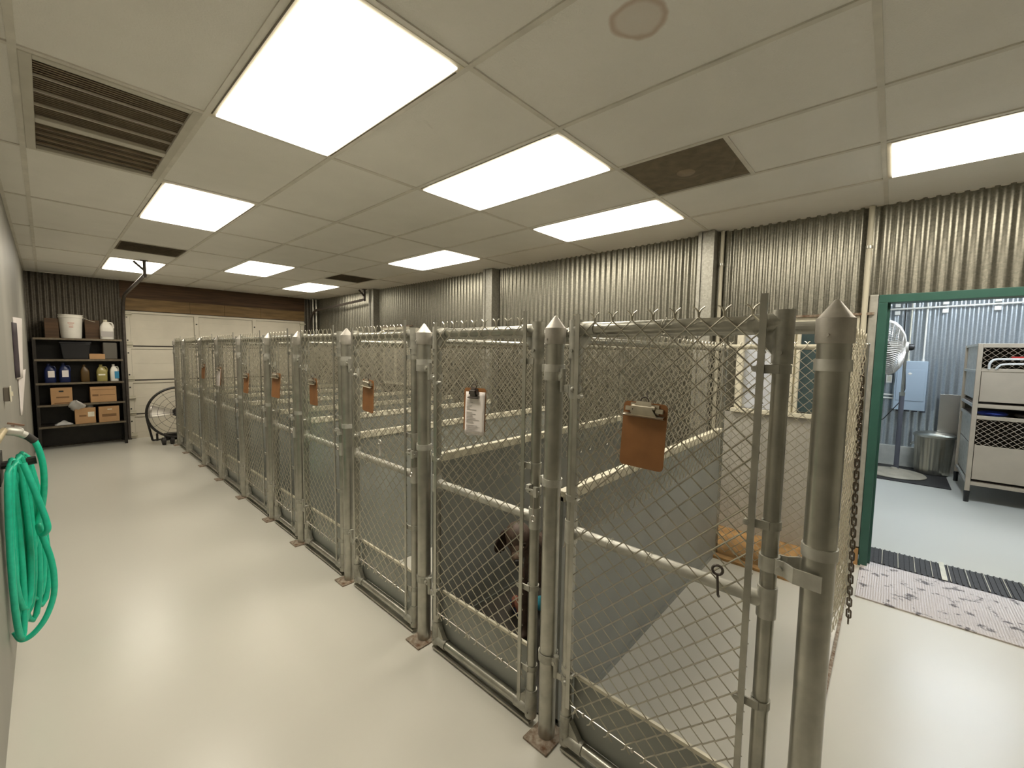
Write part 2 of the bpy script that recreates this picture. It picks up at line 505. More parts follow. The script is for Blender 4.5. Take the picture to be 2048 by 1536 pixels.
# galvanized wall studs
for n, (y0, y1, lab) in enumerate(((1.155, 1.295, 'galvanized wall column beside the cream conduit left of the window'),
                                   (3.98, 4.15, 'grey metal wall column midway along the right wall'),
                                   (7.06, 7.22, 'grey metal wall column near the far end of the right wall'))):
    mb = MB(); mb.bx(RX - .13, RX - .003, y0, y1, 0, CEIL - .008)
    mb.bx(RX - .145, RX - .13, y0, y0 + .03, 0, CEIL - .008); mb.bx(RX - .145, RX - .13, y1 - .03, y1, 0, CEIL - .008)
    struct('trim_%d' % (3 + n), mb, M['column'], lab, 'wall column', smooth=False)

# door frame (green) and galvanized strip
mb = MB()
mb.bx(RX - .035, WT + .02, DY1 - .052, DY1 + .0, 0, DZ - .058)
mb.bx(RX - .035, WT + .02, DY0 - .0, DY0 + .052, 0, DZ - .058)
mb.bx(RX - .035, WT + .02, DY0, DY1, DZ - .058, DZ)
mb.bx(RX + .03, RX + .05, DY1 - .068, DY1 - .05, 0, DZ - .058)
struct('trim_6', mb, M['green'], 'dark green door frame around the open doorway', 'door frame', smooth=False, bevel=.003)
mb = MB(); mb.bx(RX - .03, RX - .005, 0.002, 0.055, 0.14, 2.095)
struct('trim_7', mb, M['galv_pale'], 'narrow galvanized strip along the left of the green door frame', 'trim strip', smooth=False, bevel=.006)
mb = MB(); mb.bx(RX - .04, RX - .002, 0.005, 0.10, 0.0, 0.13)
struct('trim_8', mb, M['wood_kerb'], 'short brown timber block at the foot of the galvanized strip', 'timber block', smooth=False)
mb = MB(); mb.bx(3.56, RX - .02, 0.11, FY - .06, 0.0, 0.022)
struct('trim_9', mb, M['wood_kerb'], 'orange stained timber strip on the floor behind the kennels', 'timber strip', smooth=False, bevel=.004)
mb = MB(); yy = .062; random.seed(11)
while yy < 1.085:
    wv = random.choice((.05, .07, .09, .11)); y2 = min(1.09, yy + wv)
    mb.bx(4.236, 4.244, yy, y2, .024, 1.112); mb.bx(4.2335, 4.236, y2 - .007, y2 - .002, .024, 1.112)
    yy = y2
struct('trim_12', mb, mat('pale_ribbed_sheet', (0.46, 0.445, 0.40), .55, .1, .10, 3, stretch=(1, 1, .3)), 'pale grey ribbed sheet on the wall below the window', 'wall sheet', smooth=False)
random.seed(7)
# pale curb line on the floor under the side of the first kennel
def curb_mat():
    m = mat('pale_curb', (0.66, 0.62, 0.55), 0.55, 0, 0.12, 6)
    return m
mb = MB(); mb.bx(1.20, 4.1, 0.045, 0.105, 0, 0.012)
struct('trim_10', mb, curb_mat(), 'pale raised floor curb beside the corner post', 'curb', smooth=False, bevel=.004)
mb = MB(); mb.bx(1.2, 4.1, 0.03, 0.045, 0, 0.006)
struct('trim_11', mb, M['rust'], 'thin rusty line along the floor curb', 'floor edge strip', smooth=False)

# window in the right wall
mb = MB()
fx0, fx1 = RX - .05, WT + .01
mb.bx(fx0 + .02, fx1, WY1 - .055, WY1, WZ0, WZ1)
mb.bx(fx0 + .02, fx1, WY0, WY0 + .04, WZ0, WZ1)
mb.bx(fx0 + .02, fx1, WY0 + .04, WY1 - .055, WZ1 - .04, WZ1)
win = struct('window_1', mb, M['cream'], 'cream framed interior window left of the green doorway', 'window', smooth=False, bevel=.003)
mb = MB(); mb.bx(fx0 - .015, fx1, WY0 - .02, WY1 + .02, WZ0 - .035, WZ0)
obj('window_sill', mb, M['cream'], win, smooth=False, bevel=.004)
mb = MB(); mb.bx(fx0 + .01, fx0 + .05, .47, .495, WZ0, WZ1 - .04); mb.bx(fx0 + .01, fx0 + .05, .51, .54, WZ0, WZ1 - .04)
mb.bx(fx0 + .03, fx0 + .05, .495, .51, WZ0, WZ1 - .04)
obj('mullion', mb, M['cream'], win, smooth=False, bevel=.002)
mb = MB(); mb.bx(RX + .02, RX + .024, .54, WY1 - .055, WZ0, WZ1 - .04)
obj('frosted_pane', mb, M['film'], win, smooth=False, label='cloudy white film pane')
mb = MB(); mb.bx(RX + .02, RX + .024, WY0 + .04, .47, WZ0, WZ1 - .04)
obj('clear_pane', mb, M['glass'], win, smooth=False, label='clear glass pane')
mb = MB(); mb.bx(fx0 - .005, fx0 + .03, 0.02, 0.98, WZ1, WZ1 + .018)
obj('head_flashing', mb, M['rust'], win, smooth=False, label='rusty metal strip over the window')

# second window farther along, seen through the mesh
mb = MB(); y0, y1, z0, z1 = 6.06, 6.92, 1.02, 2.04; xa = RX - .05
for (a, b, c, d2) in ((y0, y0 + .05, z0, z1), (y1 - .05, y1, z0, z1), (y0 + .05, y1 - .05, z1 - .05, z1), (y0 + .05, y1 - .05, z0, z0 + .04), (6.47, 6.53, z0 + .04, z1 - .05)):
    mb.bx(xa, RX - .002, a, b, c, d2)
win2 = struct('window_2', mb, M['cream'], 'cream framed window far along the right wall seen through the kennels', 'window', smooth=False, bevel=.003)
mb = MB(); mb.bx(RX - .028, RX - .020, y0 + .05, 6.47, z0 + .04, z1 - .05); mb.bx(RX - .028, RX - .020, 6.53, y1 - .05, z0 + .04, z1 - .05)
obj('pale_panes', mb, M['column'], win2, smooth=False)
mb = MB(); mb.bx(xa - .01, RX - .002, y0 - .04, y1 + .04, z1, z1 + .02); obj('head_flashing', mb, M['rust'], win2, smooth=False, label='rusty metal strip over the window')

# ------------------------------------------------------------------ garage door (far wall)
GX0, GX1, GZ1 = 0.97, 3.96, 2.25
door = thing('door_1', 'white panelled garage door in the end wall', 'garage door', (2.4, FY - .02, 0))
door['kind'] = 'structure'
seams = [0.0, 0.43, 1.03, 1.63, GZ1]
for a, b in zip(seams[:-1], seams[1:]):
    mb = MB(); mb.bx(GX0, GX1, FY - .04, FY + .0, a + .012 if a else 0.0, b - .012)
    for q in range(1, 4):      # shallow embossed lines
        z = a + (b - a) * q / 4
        mb.bx(GX0 + .06, GX1 - .06, FY - .043, FY - .04, z - .004, z + .004)
    s = obj('door_section', mb, M['doorwhite'], door, smooth=False, bevel=.004)
    for x in (GX0, 1.95, 2.93, GX1 - .07):
        mb2 = MB(); mb2.bx(x, x + .07, FY - .06, FY - .04, a + .02, b - .02)
        st = obj('stile', mb2, M['doorwhite'], s, smooth=False, bevel=.003)
    mb2 = MB(); mb2.bx(GX0, GX1, FY - .055, FY - .04, b - .05, b - .012)
    obj('rail', mb2, M['doorwhite'], s, smooth=False)
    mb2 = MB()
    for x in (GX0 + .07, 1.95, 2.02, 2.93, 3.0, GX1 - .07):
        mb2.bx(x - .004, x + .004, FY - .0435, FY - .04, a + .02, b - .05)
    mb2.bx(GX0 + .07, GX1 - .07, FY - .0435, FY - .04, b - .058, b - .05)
    obj('lip_shade', mb2, M['lip_shade_pale'], s, smooth=False, label='painted shade lines along the raised panel lips')  # thin beige strips paint the shade beside the raised lips
    for x in (1.985, 2.965):
        mb2 = MB(); mb2.cyl((x, FY - .068, (a + b) / 2 + .12), (x, FY - .06, (a + b) / 2 + .12), .013)
        obj('bolt', mb2, M['black'], s)
    for x in (GX0 + .03,):
        mb2 = MB()
        for dz in (.10, b - a - .12):
            mb2.cyl((x, FY - .068, a + dz), (x, FY - .06, a + dz), .012)
        obj('bolt', mb2, M['black'], s)
mb = MB()
for z in seams[1:-1]:
    mb.bx(GX0, GX1, FY - .03, FY + .02, z - .012, z + .012)
obj('seam', mb, M['seam'], door, smooth=False, label='dark gap between the door sections')
for z in (2.18, 1.66, 1.06, 0.72, 0.46, 0.06):
    for x, sx in ((GX0 + .045, 1), (GX1 - .045, -1)):
        mb = MB(); mb.bx(x - .05, x + .05, FY - .07, FY - .06, z - .045, z + .045)
        mb.cyl((x - .07 * sx, FY - .085, z), (x + .05 * sx, FY - .085, z), .012, n=8)
        obj('hinge', mb, M['whitedull'], door)

def track(x, sx, label, yend, zend):
    t = thing('garage_door_track', label, 'door track', (x, FY - .06, 0), 'garage door tracks')
    pts = [(x, FY - .10, .02), (x, FY - .10, 2.08)]
    for k in range(1, 9):
        a = PI / 2 * k / 8
        pts.append((x, FY - .10 - .42 * (1 - math.cos(a)), 2.08 + .40 * math.sin(a)))
    pts.append((x, yend, zend))
    mb = MB(); mb.tube(pts, .024, 6)
    obj('rail', mb, M['steel_dark'], t)
    mb = MB(); mb.bx(x - .03, x + .03, FY - .13, FY - .005, 0, .015)
    for z in (.5, 1.2, 1.9):
        mb.bx(x - .015, x + .015, FY - .09, FY - .006, z - .03, z + .03)
    obj('bracket', mb, M['steel_dark'], t)
    mb = MB(); mb.bx(x - .016, x + .016, yend - .01, yend + .03, zend - .03, CEIL - .008)
    mb.obx((x + .05 * sx, yend + .01, CEIL - .09), (.16, .02, .025), Matrix.Rotation(-sx * PI / 4, 3, 'Y'))
    mb.bx(x - .04, x + .12 if sx > 0 else x + .04, yend - .01, yend + .03, CEIL - .02, CEIL - .008)
    obj('ceiling_hanger', mb, M['steel_dark'], t)
    return t
track(.955, -1, 'dark steel track left of the garage door, curving under the ceiling', 7.25, 2.56)
track(4.06, -1, 'steel track right of the garage door along the corrugated wall', 7.25, 2.56)
for n, (x, r, lab) in enumerate(((4.12, .022, 'thin vertical grey pipe in the far right corner, nearer the garage door'), (4.19, .028, 'thicker vertical grey pipe in the far right corner against the side wall'))):
    mb = MB(); mb.cyl((x, FY - .17, 0), (x, FY - .17, CEIL - .008), r)
    for z in (.6, 1.5, 2.4):
        mb.band((x, FY - .17, z), r, .006, .03)
        mb.bx(x - .008, x + .008, FY - .17 + r, FY - .02, z - .012, z + .012)
    tag(obj('wall_pipe', mb, M['galv'], loc=(x, FY - .17, 0)), lab, 'pipe', 'corner pipes')

# conduits on the right wall
for x, y, z0, r, lab in ((RX - .055, 1.11, .5, .016, 'cream conduit from the ceiling down beside the galvanized column'),
                         (RX - .045, .078, .14, .018, 'cream conduit from the ceiling down beside the green door frame')):
    t = thing('conduit', lab, 'conduit', (x, y, z0), 'cream wall conduits')
    mb = MB(); mb.cyl((x, y, z0), (x, y, CEIL - .008), r, n=10); obj('pipe', mb, M['whitedull'], t)
    for z in (.9, 1.7, 2.45):
        mb = MB(); mb.band((x, y, z), r, .004, .02); mb.bx(x, RX - .002, y - .008, y + .008, z - .01, z + .01); obj('pipe_strap', mb, M['galv'], t)

# ------------------------------------------------------------------ adjoining room shell
mb = MB()
corr(mb, 'y', AY0, AY1, 0.3, CEIL, AX, amp=.012, pitch=.085, n=8)
mb.bx(AX + .002, AX + .1, AY0, AY1, 0, CEIL + .1)
struct('wall_store_back', mb, M['sheetmetal_adj'], 'bluish corrugated wall at the back of the next room', 'wall')
mb = MB(); mb.bx(AX - .05, AX, AY0, AY1, 0, .30)
struct('baseboard_store', mb, M['concrete'], 'low concrete curb along the back wall of the next room', 'curb', smooth=False, bevel=.006)
mb = MB(); mb.bx(WT, AX + .1, AY1, AY1 + .1, 0, CEIL + .1)
struct('wall_store_left', mb, M['wallboard'], 'pale left wall of the next room', 'wall', smooth=False)
mb = MB(); mb.bx(WT, AX + .1, AY0 - .1, AY0, 0, CEIL + .1)
struct('wall_store_right', mb, M['wallboard'], 'pale right wall of the next room', 'wall', smooth=False)
mb = MB(); mb.bx(WT + .01, AX, AY0, AY1, CEIL, CEIL + .06)
struct('ceiling_store', mb, M['tile'], 'white ceiling of the next room', 'ceiling', smooth=False)

# ------------------------------------------------------------------ ceiling lights
def ceiling_light(x0, x1, y0, y1, lens, label, group='fluorescent ceiling panels', z=CEIL):
    cx, cy = (x0 + x1) / 2, (y0 + y1) / 2
    t = thing('ceiling_light', label, 'ceiling light', (cx, cy, z), group)
    g = .012; w1 = .034
    mb = MB()
    for (a, b, c, d) in ((x0 + g, x1 - g, y0 + g, y0 + w1), (x0 + g, x1 - g, y1 - w1, y1 - g), (x0 + g, x0 + w1, y0 + w1, y1 - w1), (x1 - w1, x1 - g, y0 + w1, y1 - w1)):
        mb.bx(a, b, c, d, z - .008, z + .012)
    obj('frame', mb, M['lampframe'], t, smooth=False)
    mb = MB(); mb.bx(x0 + w1 - .002, x1 - w1 + .002, y0 + w1 - .002, y1 - w1 + .002, z - .016, z + .004)
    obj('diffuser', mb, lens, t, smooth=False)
    mb = MB(); mb.bx(x0 + .014, x1 - .014, y0 + .014, y1 - .014, z + .014, z + .09)
    obj('housing', mb, M['white'], t, smooth=False)
    for a, b in ((x0 + .0125, x0 + .019), (x1 - .019, x1 - .0125)):
        mb = MB(); mb.bx(a, b, y0 + .06, y1 - .03, z - .0086, z - .0078)
        obj('side_slot', mb, M['tilegap'], t, smooth=False)
    return t
labs = ['large bright ceiling panel at the top, the nearest one', 'bright ceiling panel right of the nearest panel, above the clipboard gates', 'bright ceiling panel beside the dark square diffuser, closest to the corrugated wall',
        'bright ceiling panel just beyond the large brown return grille', 'small looking bright ceiling panel along the right wall, second from the dark diffuser',
        'bright ceiling panel in the middle of the far half of the ceiling', 'farthest bright ceiling panel on the right, near the garage door', 'bright ceiling panel nearest the shelves, crossed by the track hanger', 'bright ceiling panel above the green doorway at the right edge']
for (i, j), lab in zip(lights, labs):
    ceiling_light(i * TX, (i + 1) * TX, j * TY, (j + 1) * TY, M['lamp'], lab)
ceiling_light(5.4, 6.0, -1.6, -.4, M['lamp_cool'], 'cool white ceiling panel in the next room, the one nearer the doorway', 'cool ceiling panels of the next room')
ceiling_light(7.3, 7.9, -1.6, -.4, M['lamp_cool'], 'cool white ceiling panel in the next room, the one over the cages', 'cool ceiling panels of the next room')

# ------------------------------------------------------------------ ceiling vents
x0, x1, y0, y1 = 0.0 * TX, TX, 2 * TY, 3 * TY
t = thing('return_grille', 'long brown louvred return grille in the ceiling at upper left', 'ceiling vent', (.3, 3.05, CEIL))
ysplit = y0 + .72
mb = MB()
for (a, b, c, d) in ((x0 + .012, x0 + .05, y0 + .012, y1 - .012), (x1 - .05, x1 - .012, y0 + .012, y1 - .012), (x0 + .05, x1 - .05, y0 + .012, y0 + .05), (x0 + .05, x1 - .05, y1 - .045, y1 - .012), (x0 + .05, x1 - .05, ysplit - .03, ysplit + .03)):
    mb.bx(a, b, c, d, CEIL - .012, CEIL + .008)
obj('frame', mb, M['ventframe'], t, smooth=False, bevel=.003)
mb = MB(); mb.bx(x0 + .02, x1 - .02, y0 + .02, y1 - .02, CEIL + .03, CEIL + .04); obj('backing', mb, M['vent'], t, smooth=False)
rx = Matrix.Rotation(math.radians(14), 3, 'X')
for a, b, big in ((y0 + .05, ysplit - .03, 4), (ysplit + .03, y1 - .045, 5)):
    k = int((b - a) / .0215)
    for q in range(k):
        y = a + (b - a) * (q + .5) / k
        mb = MB(); mb.obx(((x0 + x1) / 2, y, CEIL + .006), (x1 - x0 - .1, .0195, .0015), rx)
        obj('louvre', mb, M['ventslat'], t, smooth=False)
    n = big
    for q in range(1, n):
        y = a + (b - a) * q / n
        mb = MB(); mb.bx(x0 + .05, x1 - .05, y - .003, y + .003, CEIL - .006, CEIL + .004)
        obj('cross_bar', mb, M['ventframe'] if big == 4 else M['ventslat'], t, smooth=False)

def square_vent(i, j, hf, label, dome):
    x0, x1 = i * TX + .012, (i + 1) * TX - .012
    y0 = j * TY + hf * TY / 2 + .012; y1 = y0 + TY / 2 - .024
    cx, cy = (x0 + x1) / 2, (y0 + y1) / 2
    t = thing('ceiling_diffuser', label, 'ceiling vent', (cx, cy, CEIL), 'dark square ceiling diffusers')
    mb = MB(); mb.bx(x0, x1, y0, y1, CEIL + .003, CEIL + .02); obj('face_plate', mb, M['vent'], t, smooth=False)
    if dome:
        mb = MB(); mb.lathe([(.27, .003), (.25, -.004), (.2, .001), (.17, -.006), (.13, 0), (.10, -.008), (.07, -.012), (.001, -.016)], (cx, cy, CEIL), 32)
        obj('cone_rings', mb, M['vent'], t, angle=60)
        mb = MB(); mb.lathe([(.055, -.012), (.045, -.018), (.001, -.021)], (cx, cy, CEIL), 24); obj('centre_disc', mb, M['ventslat'], t, label='paler worn centre')
    else:
        for q in range(12):
            y = y0 + (y1 - y0) * (q + .5) / 12
            mb = MB(); mb.obx((cx, y, CEIL - .004), (x1 - x0 - .04, .03, .002), rx); obj('louvre', mb, M['vent'], t, smooth=False)
    return t
square_vent(4, 0, 1, 'dark brown square diffuser with round centre beside the bright panel', True)
square_vent(5, 5, 0, 'dark square louvre in the ceiling near the far right wall', False)
square_vent(1, 5, 0, 'dark square louvre in the ceiling before the shelves', False)

# ------------------------------------------------------------------ chain link helper
def chainlink(mb, O, U, Nn, ulen, z0, z1, r=.0025, p=.035, h=.035, top=True, bot=False, wob=0.0, zfun=None):
    O = Vector(O); U = Vector(U).normalized(); Nn = Vector(Nn).normalized(); Z = Vector((0, 0, 1))
    n = int(ulen / p); p = ulen / n
    J = int(round((z1 - z0) / h)); h = (z1 - z0) / J
    for k in range(n):
        pts = []
        j0 = 0
        for j in range(J + 1):
            right = (k + j) % 2
            u = (k + right) * p
            d = (-r if right else r) * .9
            if wob:
                d += wob * math.sin(u * 7 + j * .35) * math.sin(j * .5)
            pts.append((u, z0 + j * h, d, right))
        ring = []
        if bot:
            u, z, d, rt = pts[0]; s = 1 if rt else -1
            ring.append((u + s * .016, z - .030, d, 0)); ring.append((u + s * .006, z - .022, d, 0)); ring.append((u + s * .001, z - .013, d * 1.3, 0))
        ring += pts
        if top:
            u, z, d, rt = pts[-1]; s = 1 if rt else -1
            ring.append((u + s * .001, z + .013, d * 1.3, 0)); ring.append((u + s * .006, z + .022, d, 0)); ring.append((u + s * .017, z + .030, d, 0))
        m = len(ring); vs = []
        for i, (u, z, d, rt) in enumerate(ring):
            a = ring[max(0, i - 1)]; b = ring[min(m - 1, i + 1)]
            tx, tz = b[0] - a[0], b[1] - a[1]
            L = math.hypot(tx, tz) or 1
            tx /= L; tz /= L
            # in plane perpendicular, with mitre
            sc = 1.35 if 0 < i < m - 1 and abs(tx) < .3 else 1.0
            px, pz = tz * r * sc, -tx * r * sc
            P = O + U * u + Nn * d
            P = Vector((P.x, P.y, z + O.z))
            side = U * px + Z * pz
            vs += [P + side, P + Nn * r, P - side, P - Nn * r]
        fs = []
        for i in range(m - 1):
            for q in range(4):
                q2 = (q + 1) % 4
                fs.append((i * 4 + q, (i + 1) * 4 + q, (i + 1) * 4 + q2, i * 4 + q2))
        fs.append((0, 1, 2, 3)); e = (m - 1) * 4; fs.append((e + 3, e + 2, e + 1, e))
        mb.add(vs, fs)

# ------------------------------------------------------------------ kennel front
FXA, FXS = 1.382, .0102
PY = [0.005, .888, 1.7635, 2.650, 3.490, 4.190, 5.063, 5.970, 6.839, 7.886, 8.620]
fx = lambda y: FXA + FXS * y
SK = -math.atan(FXS)
ORD = ['first', 'second', 'third', 'fourth', 'fifth', 'sixth', 'seventh', 'eighth', 'ninth', 'tenth', 'eleventh']
PR = .036
def fence_post(k):
    y = PY[k]
    lab = 'tall galvanized corner post with pointed cap nearest the doorway' if k == 0 else \
          ('last pointed galvanized post at the far end of the row by the drum fan' if k == 10 else
           '%s galvanized post with pointed cap counting from the doorway corner, rusty base plate' % ORD[k])
    t = thing('fence_post', lab, 'fence post', (fx(y), y, 0), 'pointed posts of the kennel front', SK)
    mb = MB(); mb.cyl((0, 0, .006), (0, 0, 1.70), PR if k else PR + .001, n=24); obj('pipe', mb, M['galv'], t, False)
    mb = MB(); mb.lathe([(PR + .004, 1.655), (PR + .006, 1.66), (PR + .006, 1.718), (PR + .002, 1.7205), (.006, 1.764), (.001, 1.767)], n=28)
    mb.cyl((-.045, .012, 1.675), (-.038, .010, 1.675), .005, n=8)
    obj('pointed_cap', mb, M['cap'], t, False, angle=28)
    mb = MB(); mb.bx(-.082, .06, -.062, .062, 0, .009)
    obj('base_plate', mb, M['rust'], t, False, smooth=False, bevel=.002)
    for z in ((1.60, 1.11) if k == 0 else (1.56, 1.10)):
        mb = MB(); mb.band((0, 0, z), PR + .001, .004, .03)
        mb.bx(-.012, .012, PR, PR + .02, z - .015, z + .015) if k else None
        obj('collar', mb, M['galv_pale'], t, False)
    if k:
        for z in (1.53, .36):
            mb = MB(); mb.band((0, 0, z), PR + .0015, .0045, .034); mb.bx(-.022, -.012, -PR - .024, -PR + .008, z - .017, z + .017)
            mb.cyl((-.030, -PR - .012, z), (.004, -PR - .012, z), .0085, n=10)
            obj('hinge_collar', mb, M['fitting'], t, False)
    return t
for k in range(11):
    fence_post(k)

# fixed top rail running through the caps
for k in range(10):
    mb = MB()
    ro = .0635
    a = (fx(PY[k]) + ro, PY[k] + .003, 1.70); b = (fx(PY[k + 1]) + ro, PY[k + 1] - .003, 1.70)
    mb.cyl(a, b, .0175, n=14)
    A = Vector(a); B = Vector(b); d = (B - A).normalized()
    mb.cyl(A, A + d * .03, .0205, n=14); mb.cyl(B - d * .03, B, .0205, n=14)
    for p_, sg in ((A, 1), (B, -1)):
        mb.bx(p_.x - .0215, p_.x - .012, p_.y + min(0, sg * .022), p_.y + max(0, sg * .022), 1.685, 1.715)
    tag(obj('top_rail', mb, M['galv_pale'], angle=25, loc=(fx(PY[k]), (PY[k] + PY[k + 1]) / 2, 1.70)), 'pale top pipe spanning between the %s and %s kennel posts' % (ORD[k], ORD[k + 1]), 'fence rail', 'top pipes of the kennel front')

def band(t, mbm, s_y, dirn, z, tb_y, name='tension_band'):
    mb = MB()
    mb.band((0, s_y, z), .0215, .0035, .024, 16)
    a = min(s_y, tb_y); b = max(s_y, tb_y)
    mb.bx(-.028, -.0235, a - (.012 if dirn < 0 else 0), b + (.012 if dirn > 0 else 0), z - .012, z + .012)
    mb.bx(-.0235, -.012, s_y + dirn * .016 - .003, s_y + dirn * .016 + .003, z - .012, z + .012)
    mb.cyl((-.037, tb_y + dirn * .014, z), (-.016, tb_y + dirn * .014, z), .0085, n=10)
    return obj(name, mb, mbm, t, False)

def kennel_gate(k):
    y0, y1 = PY[k], PY[k + 1]; wd = (y1 - y0)
    if k == 0:
        lab = 'nearest chain link gate with a large bare brown clipboard, next to the corner post'
    else:
        lab = '%s chain link gate from the doorway corner%s' % (ORD[k], {1: ', carrying the white sheet, brown dog behind it', 2: ', third, with its clipboard twisted sideways', 9: ', last before the drum fan'}.get(k, ''))
    if k == 2: lab = 'third chain link gate from the doorway corner, its clipboard twisted sideways'
    t = thing('kennel_gate', lab, 'gate', (fx(y0), y0, 0), 'chain link kennel gates', SK)
    sn, sf = (.112 if k == 0 else .088), wd - (.098 if k == 0 else .118)
    rs = .0215; zt = 1.712
    for y in (sn, sf):
        mb = MB(); mb.cyl((0, y, .055), (0, y, 1.742), rs, n=16)
        obj('stile', mb, M['galv'], t, False)
    mb = MB(); mb.cyl((0, sn, zt), (0, sf, zt), .0215, n=16); obj('top_bar', mb, M['galv'], t, False)
    mb = MB(); mb.cyl((0, sn, .925), (0, sf, .925), .0195, n=14)
    for y, s in ((sn, 1), (sf, -1)):
        mb.cyl((0, y, .88), (0, y, .97), .0255, n=14); mb.cyl((0, y, .925), (0, y + s * .06, .925), .0235, n=14)
    obj('middle_bar', mb, M['galv_pale'], t, False)
    mb = MB(); mb.cyl((0, sn, .06), (0, sf, .06), .0215, n=14)
    mb.bx(-.025, .02, sn - .01, sf + .01, .012, .022)
    obj('bottom_bar', mb, M['galv'], t, False)
    for y, s in ((sn, 1), (sf, -1)):
        for z, zs in ((1.70, -1), (.06, 1)):
            mb = MB()
            zz = (1.60, 1.746) if zs < 0 else (.035, .16)
            mb.cyl((0, y, zz[0]), (0, y, zz[1]), .0262, n=16)
            zc = zt if zs < 0 else .06
            mb.cyl((0, y, zc), (0, y + s * .085, zc), .0262, n=14)
            # gusset web between the two legs of the elbow
            a, b = y + s * .02, y + s * .09
            zz2 = zc + zs * .09
            mb.add([(-.012, a, zc), (-.012, b, zc), (-.012, a, zz2), (.012, a, zc), (.012, b, zc), (.012, a, zz2)], [(0, 1, 2), (3, 5, 4), (1, 4, 5, 2), (0, 3, 4, 1), (0, 2, 5, 3)])
            mb.cyl((-.033, y, zz[0] + .03), (-.02, y, zz[0] + .03), .006, n=8)
            obj('corner_fitting', mb, M['fitting'], t, False)
    # mesh with twisted ends
    u0, u1 = sn + .035, sf - .025
    mb = MB(); chainlink(mb, (-.0295, u0, 0), (0, 1, 0), (1, 0, 0), u1 - u0, .235, 1.735, top=True, bot=True, wob=.0012)
    obj('chain_link_mesh', mb, M['wire'], t, False, angle=80)
    for y in (sn + .043, sf - .028):
        mb = MB(); mb.bx(-.036, -.0315, y - .009, y + .009, .10 if y < wd / 2 else .22, 1.79 if y < wd / 2 else 1.765)
        obj('tension_bar', mb, M['galv'], t, False, smooth=False)
    for z in (1.585, 1.15, .62, .26):
        band(t, M['fitting'], sn, 1, z, sn + .043)
    for z in (1.46, 1.06, .36):
        band(t, M['fitting'], sf, -1, z, sf - .028)
    mb = MB(); mb.cyl((-.031, sn + .03, .222), (-.031, sf - .03, .240), .0022, n=6)
    for q in (.22, .55, .85):
        yy = sn + (sf - sn) * q; mb.ell((-.033, yy, .226 + q * .012), (.006, .006, .009))
    obj('tension_wire', mb, M['stainless'], t, False)
    mb = MB(); mb.bx(.022, .0245, sn + .02, sf - .02, .07, .325)
    kp = obj('kick_plate', mb, M['panel'], t, False, smooth=False)
    mb = MB(); mb.bx(.018, .030, sn + .022, sf - .022, .318, .332); obj('plate_edge', mb, M['cream'], kp, False, smooth=False, label='cream top edge')
    # ties on the bars
    mb = MB()
    for yy, zz in ((sn + .35, .925), (sn + .5, .925), (sn + .33, zt)):
        if yy < sf - .08:
            mb.ring((-.003, yy, zz), .026, .0018, axis=(.0, 1, .2), n=16, m=4)
    obj('wire_tie', mb, M['wire'], t, False)
    # hinges on the far side
    for z in (1.53, .36):
        mb = MB(); mb.cyl((-.016, sf + .045, z - .06), (-.016, sf + .045, z + .03), .011, n=10)
        mb.band((0, sf, z - .045), .022, .004, .03); mb.bx(-.022, -.012, sf + .015, sf + .05, z - .058, z - .032)
        mb.ell((-.03, sf - .012, z - .045), (.011, .011, .011))
        obj('hinge', mb, M['fitting'], t, False)
    # latch on the near side
    if k == 0:
        mb = MB(); z = 1.04
        mb.band((0, sn, z), .022, .0045, .042)
        def fork(sx):
            pts = [(-.02 if sx < 0 else .02, sn - .02, z), (-.022 if sx < 0 else .022, sn - .04, z), (-.044 if sx < 0 else .044, sn - .065, z), (-.050 if sx < 0 else .050, sn - .125, z + .0)]
            for a, b in zip(pts[:-1], pts[1:]):
                d = Vector(b) - Vector(a); yaw = math.atan2(d.y, d.x)
                mb.obx((Vector(a) + Vector(b)) / 2, (d.length + .003, .0045, .042), Matrix.Rotation(yaw, 3, 'Z'))
        fork(-1); fork(1)
        mb.cyl((-.034, sn - .03, z), (.034, sn - .03, z), .007, n=10)
        obj('fork_latch', mb, M['galv_pale'], t, False)
    else:
        mb = MB(); z = 1.045
        mb.band((0, sn, z), .022, .0045, .035)
        mb.obx((-.030, sn - .015, z), (.012, .055, .014), Matrix.Rotation(0, 3, 'Z'))
        mb.bx(-.046, -.024, sn - .004, sn + .012, z, z + .03)
        mb.bx(-.05, -.04, sn - .044, sn + .012, z + .01, z + .016)
        mb.bx(-.050, -.038, sn - .046, sn - .03, z - .012, z + .03)
        obj('latch', mb, M['galv_pale'], t, False)
        mb = MB(); mb.tube([(-.044, sn - .03, z - .01), (-.046, sn - .03, z - .05), (-.044, sn - .028, z - .09)], .002, 6)
        mb.ring((-.044, sn - .028, z - .105), .012, .003, axis=(1, 0, 0), n=14)
        obj('snap_hook', mb, M['stainless'], t, False)
    return t, sn, sf
gates = [kennel_gate(k) for k in range(10)]

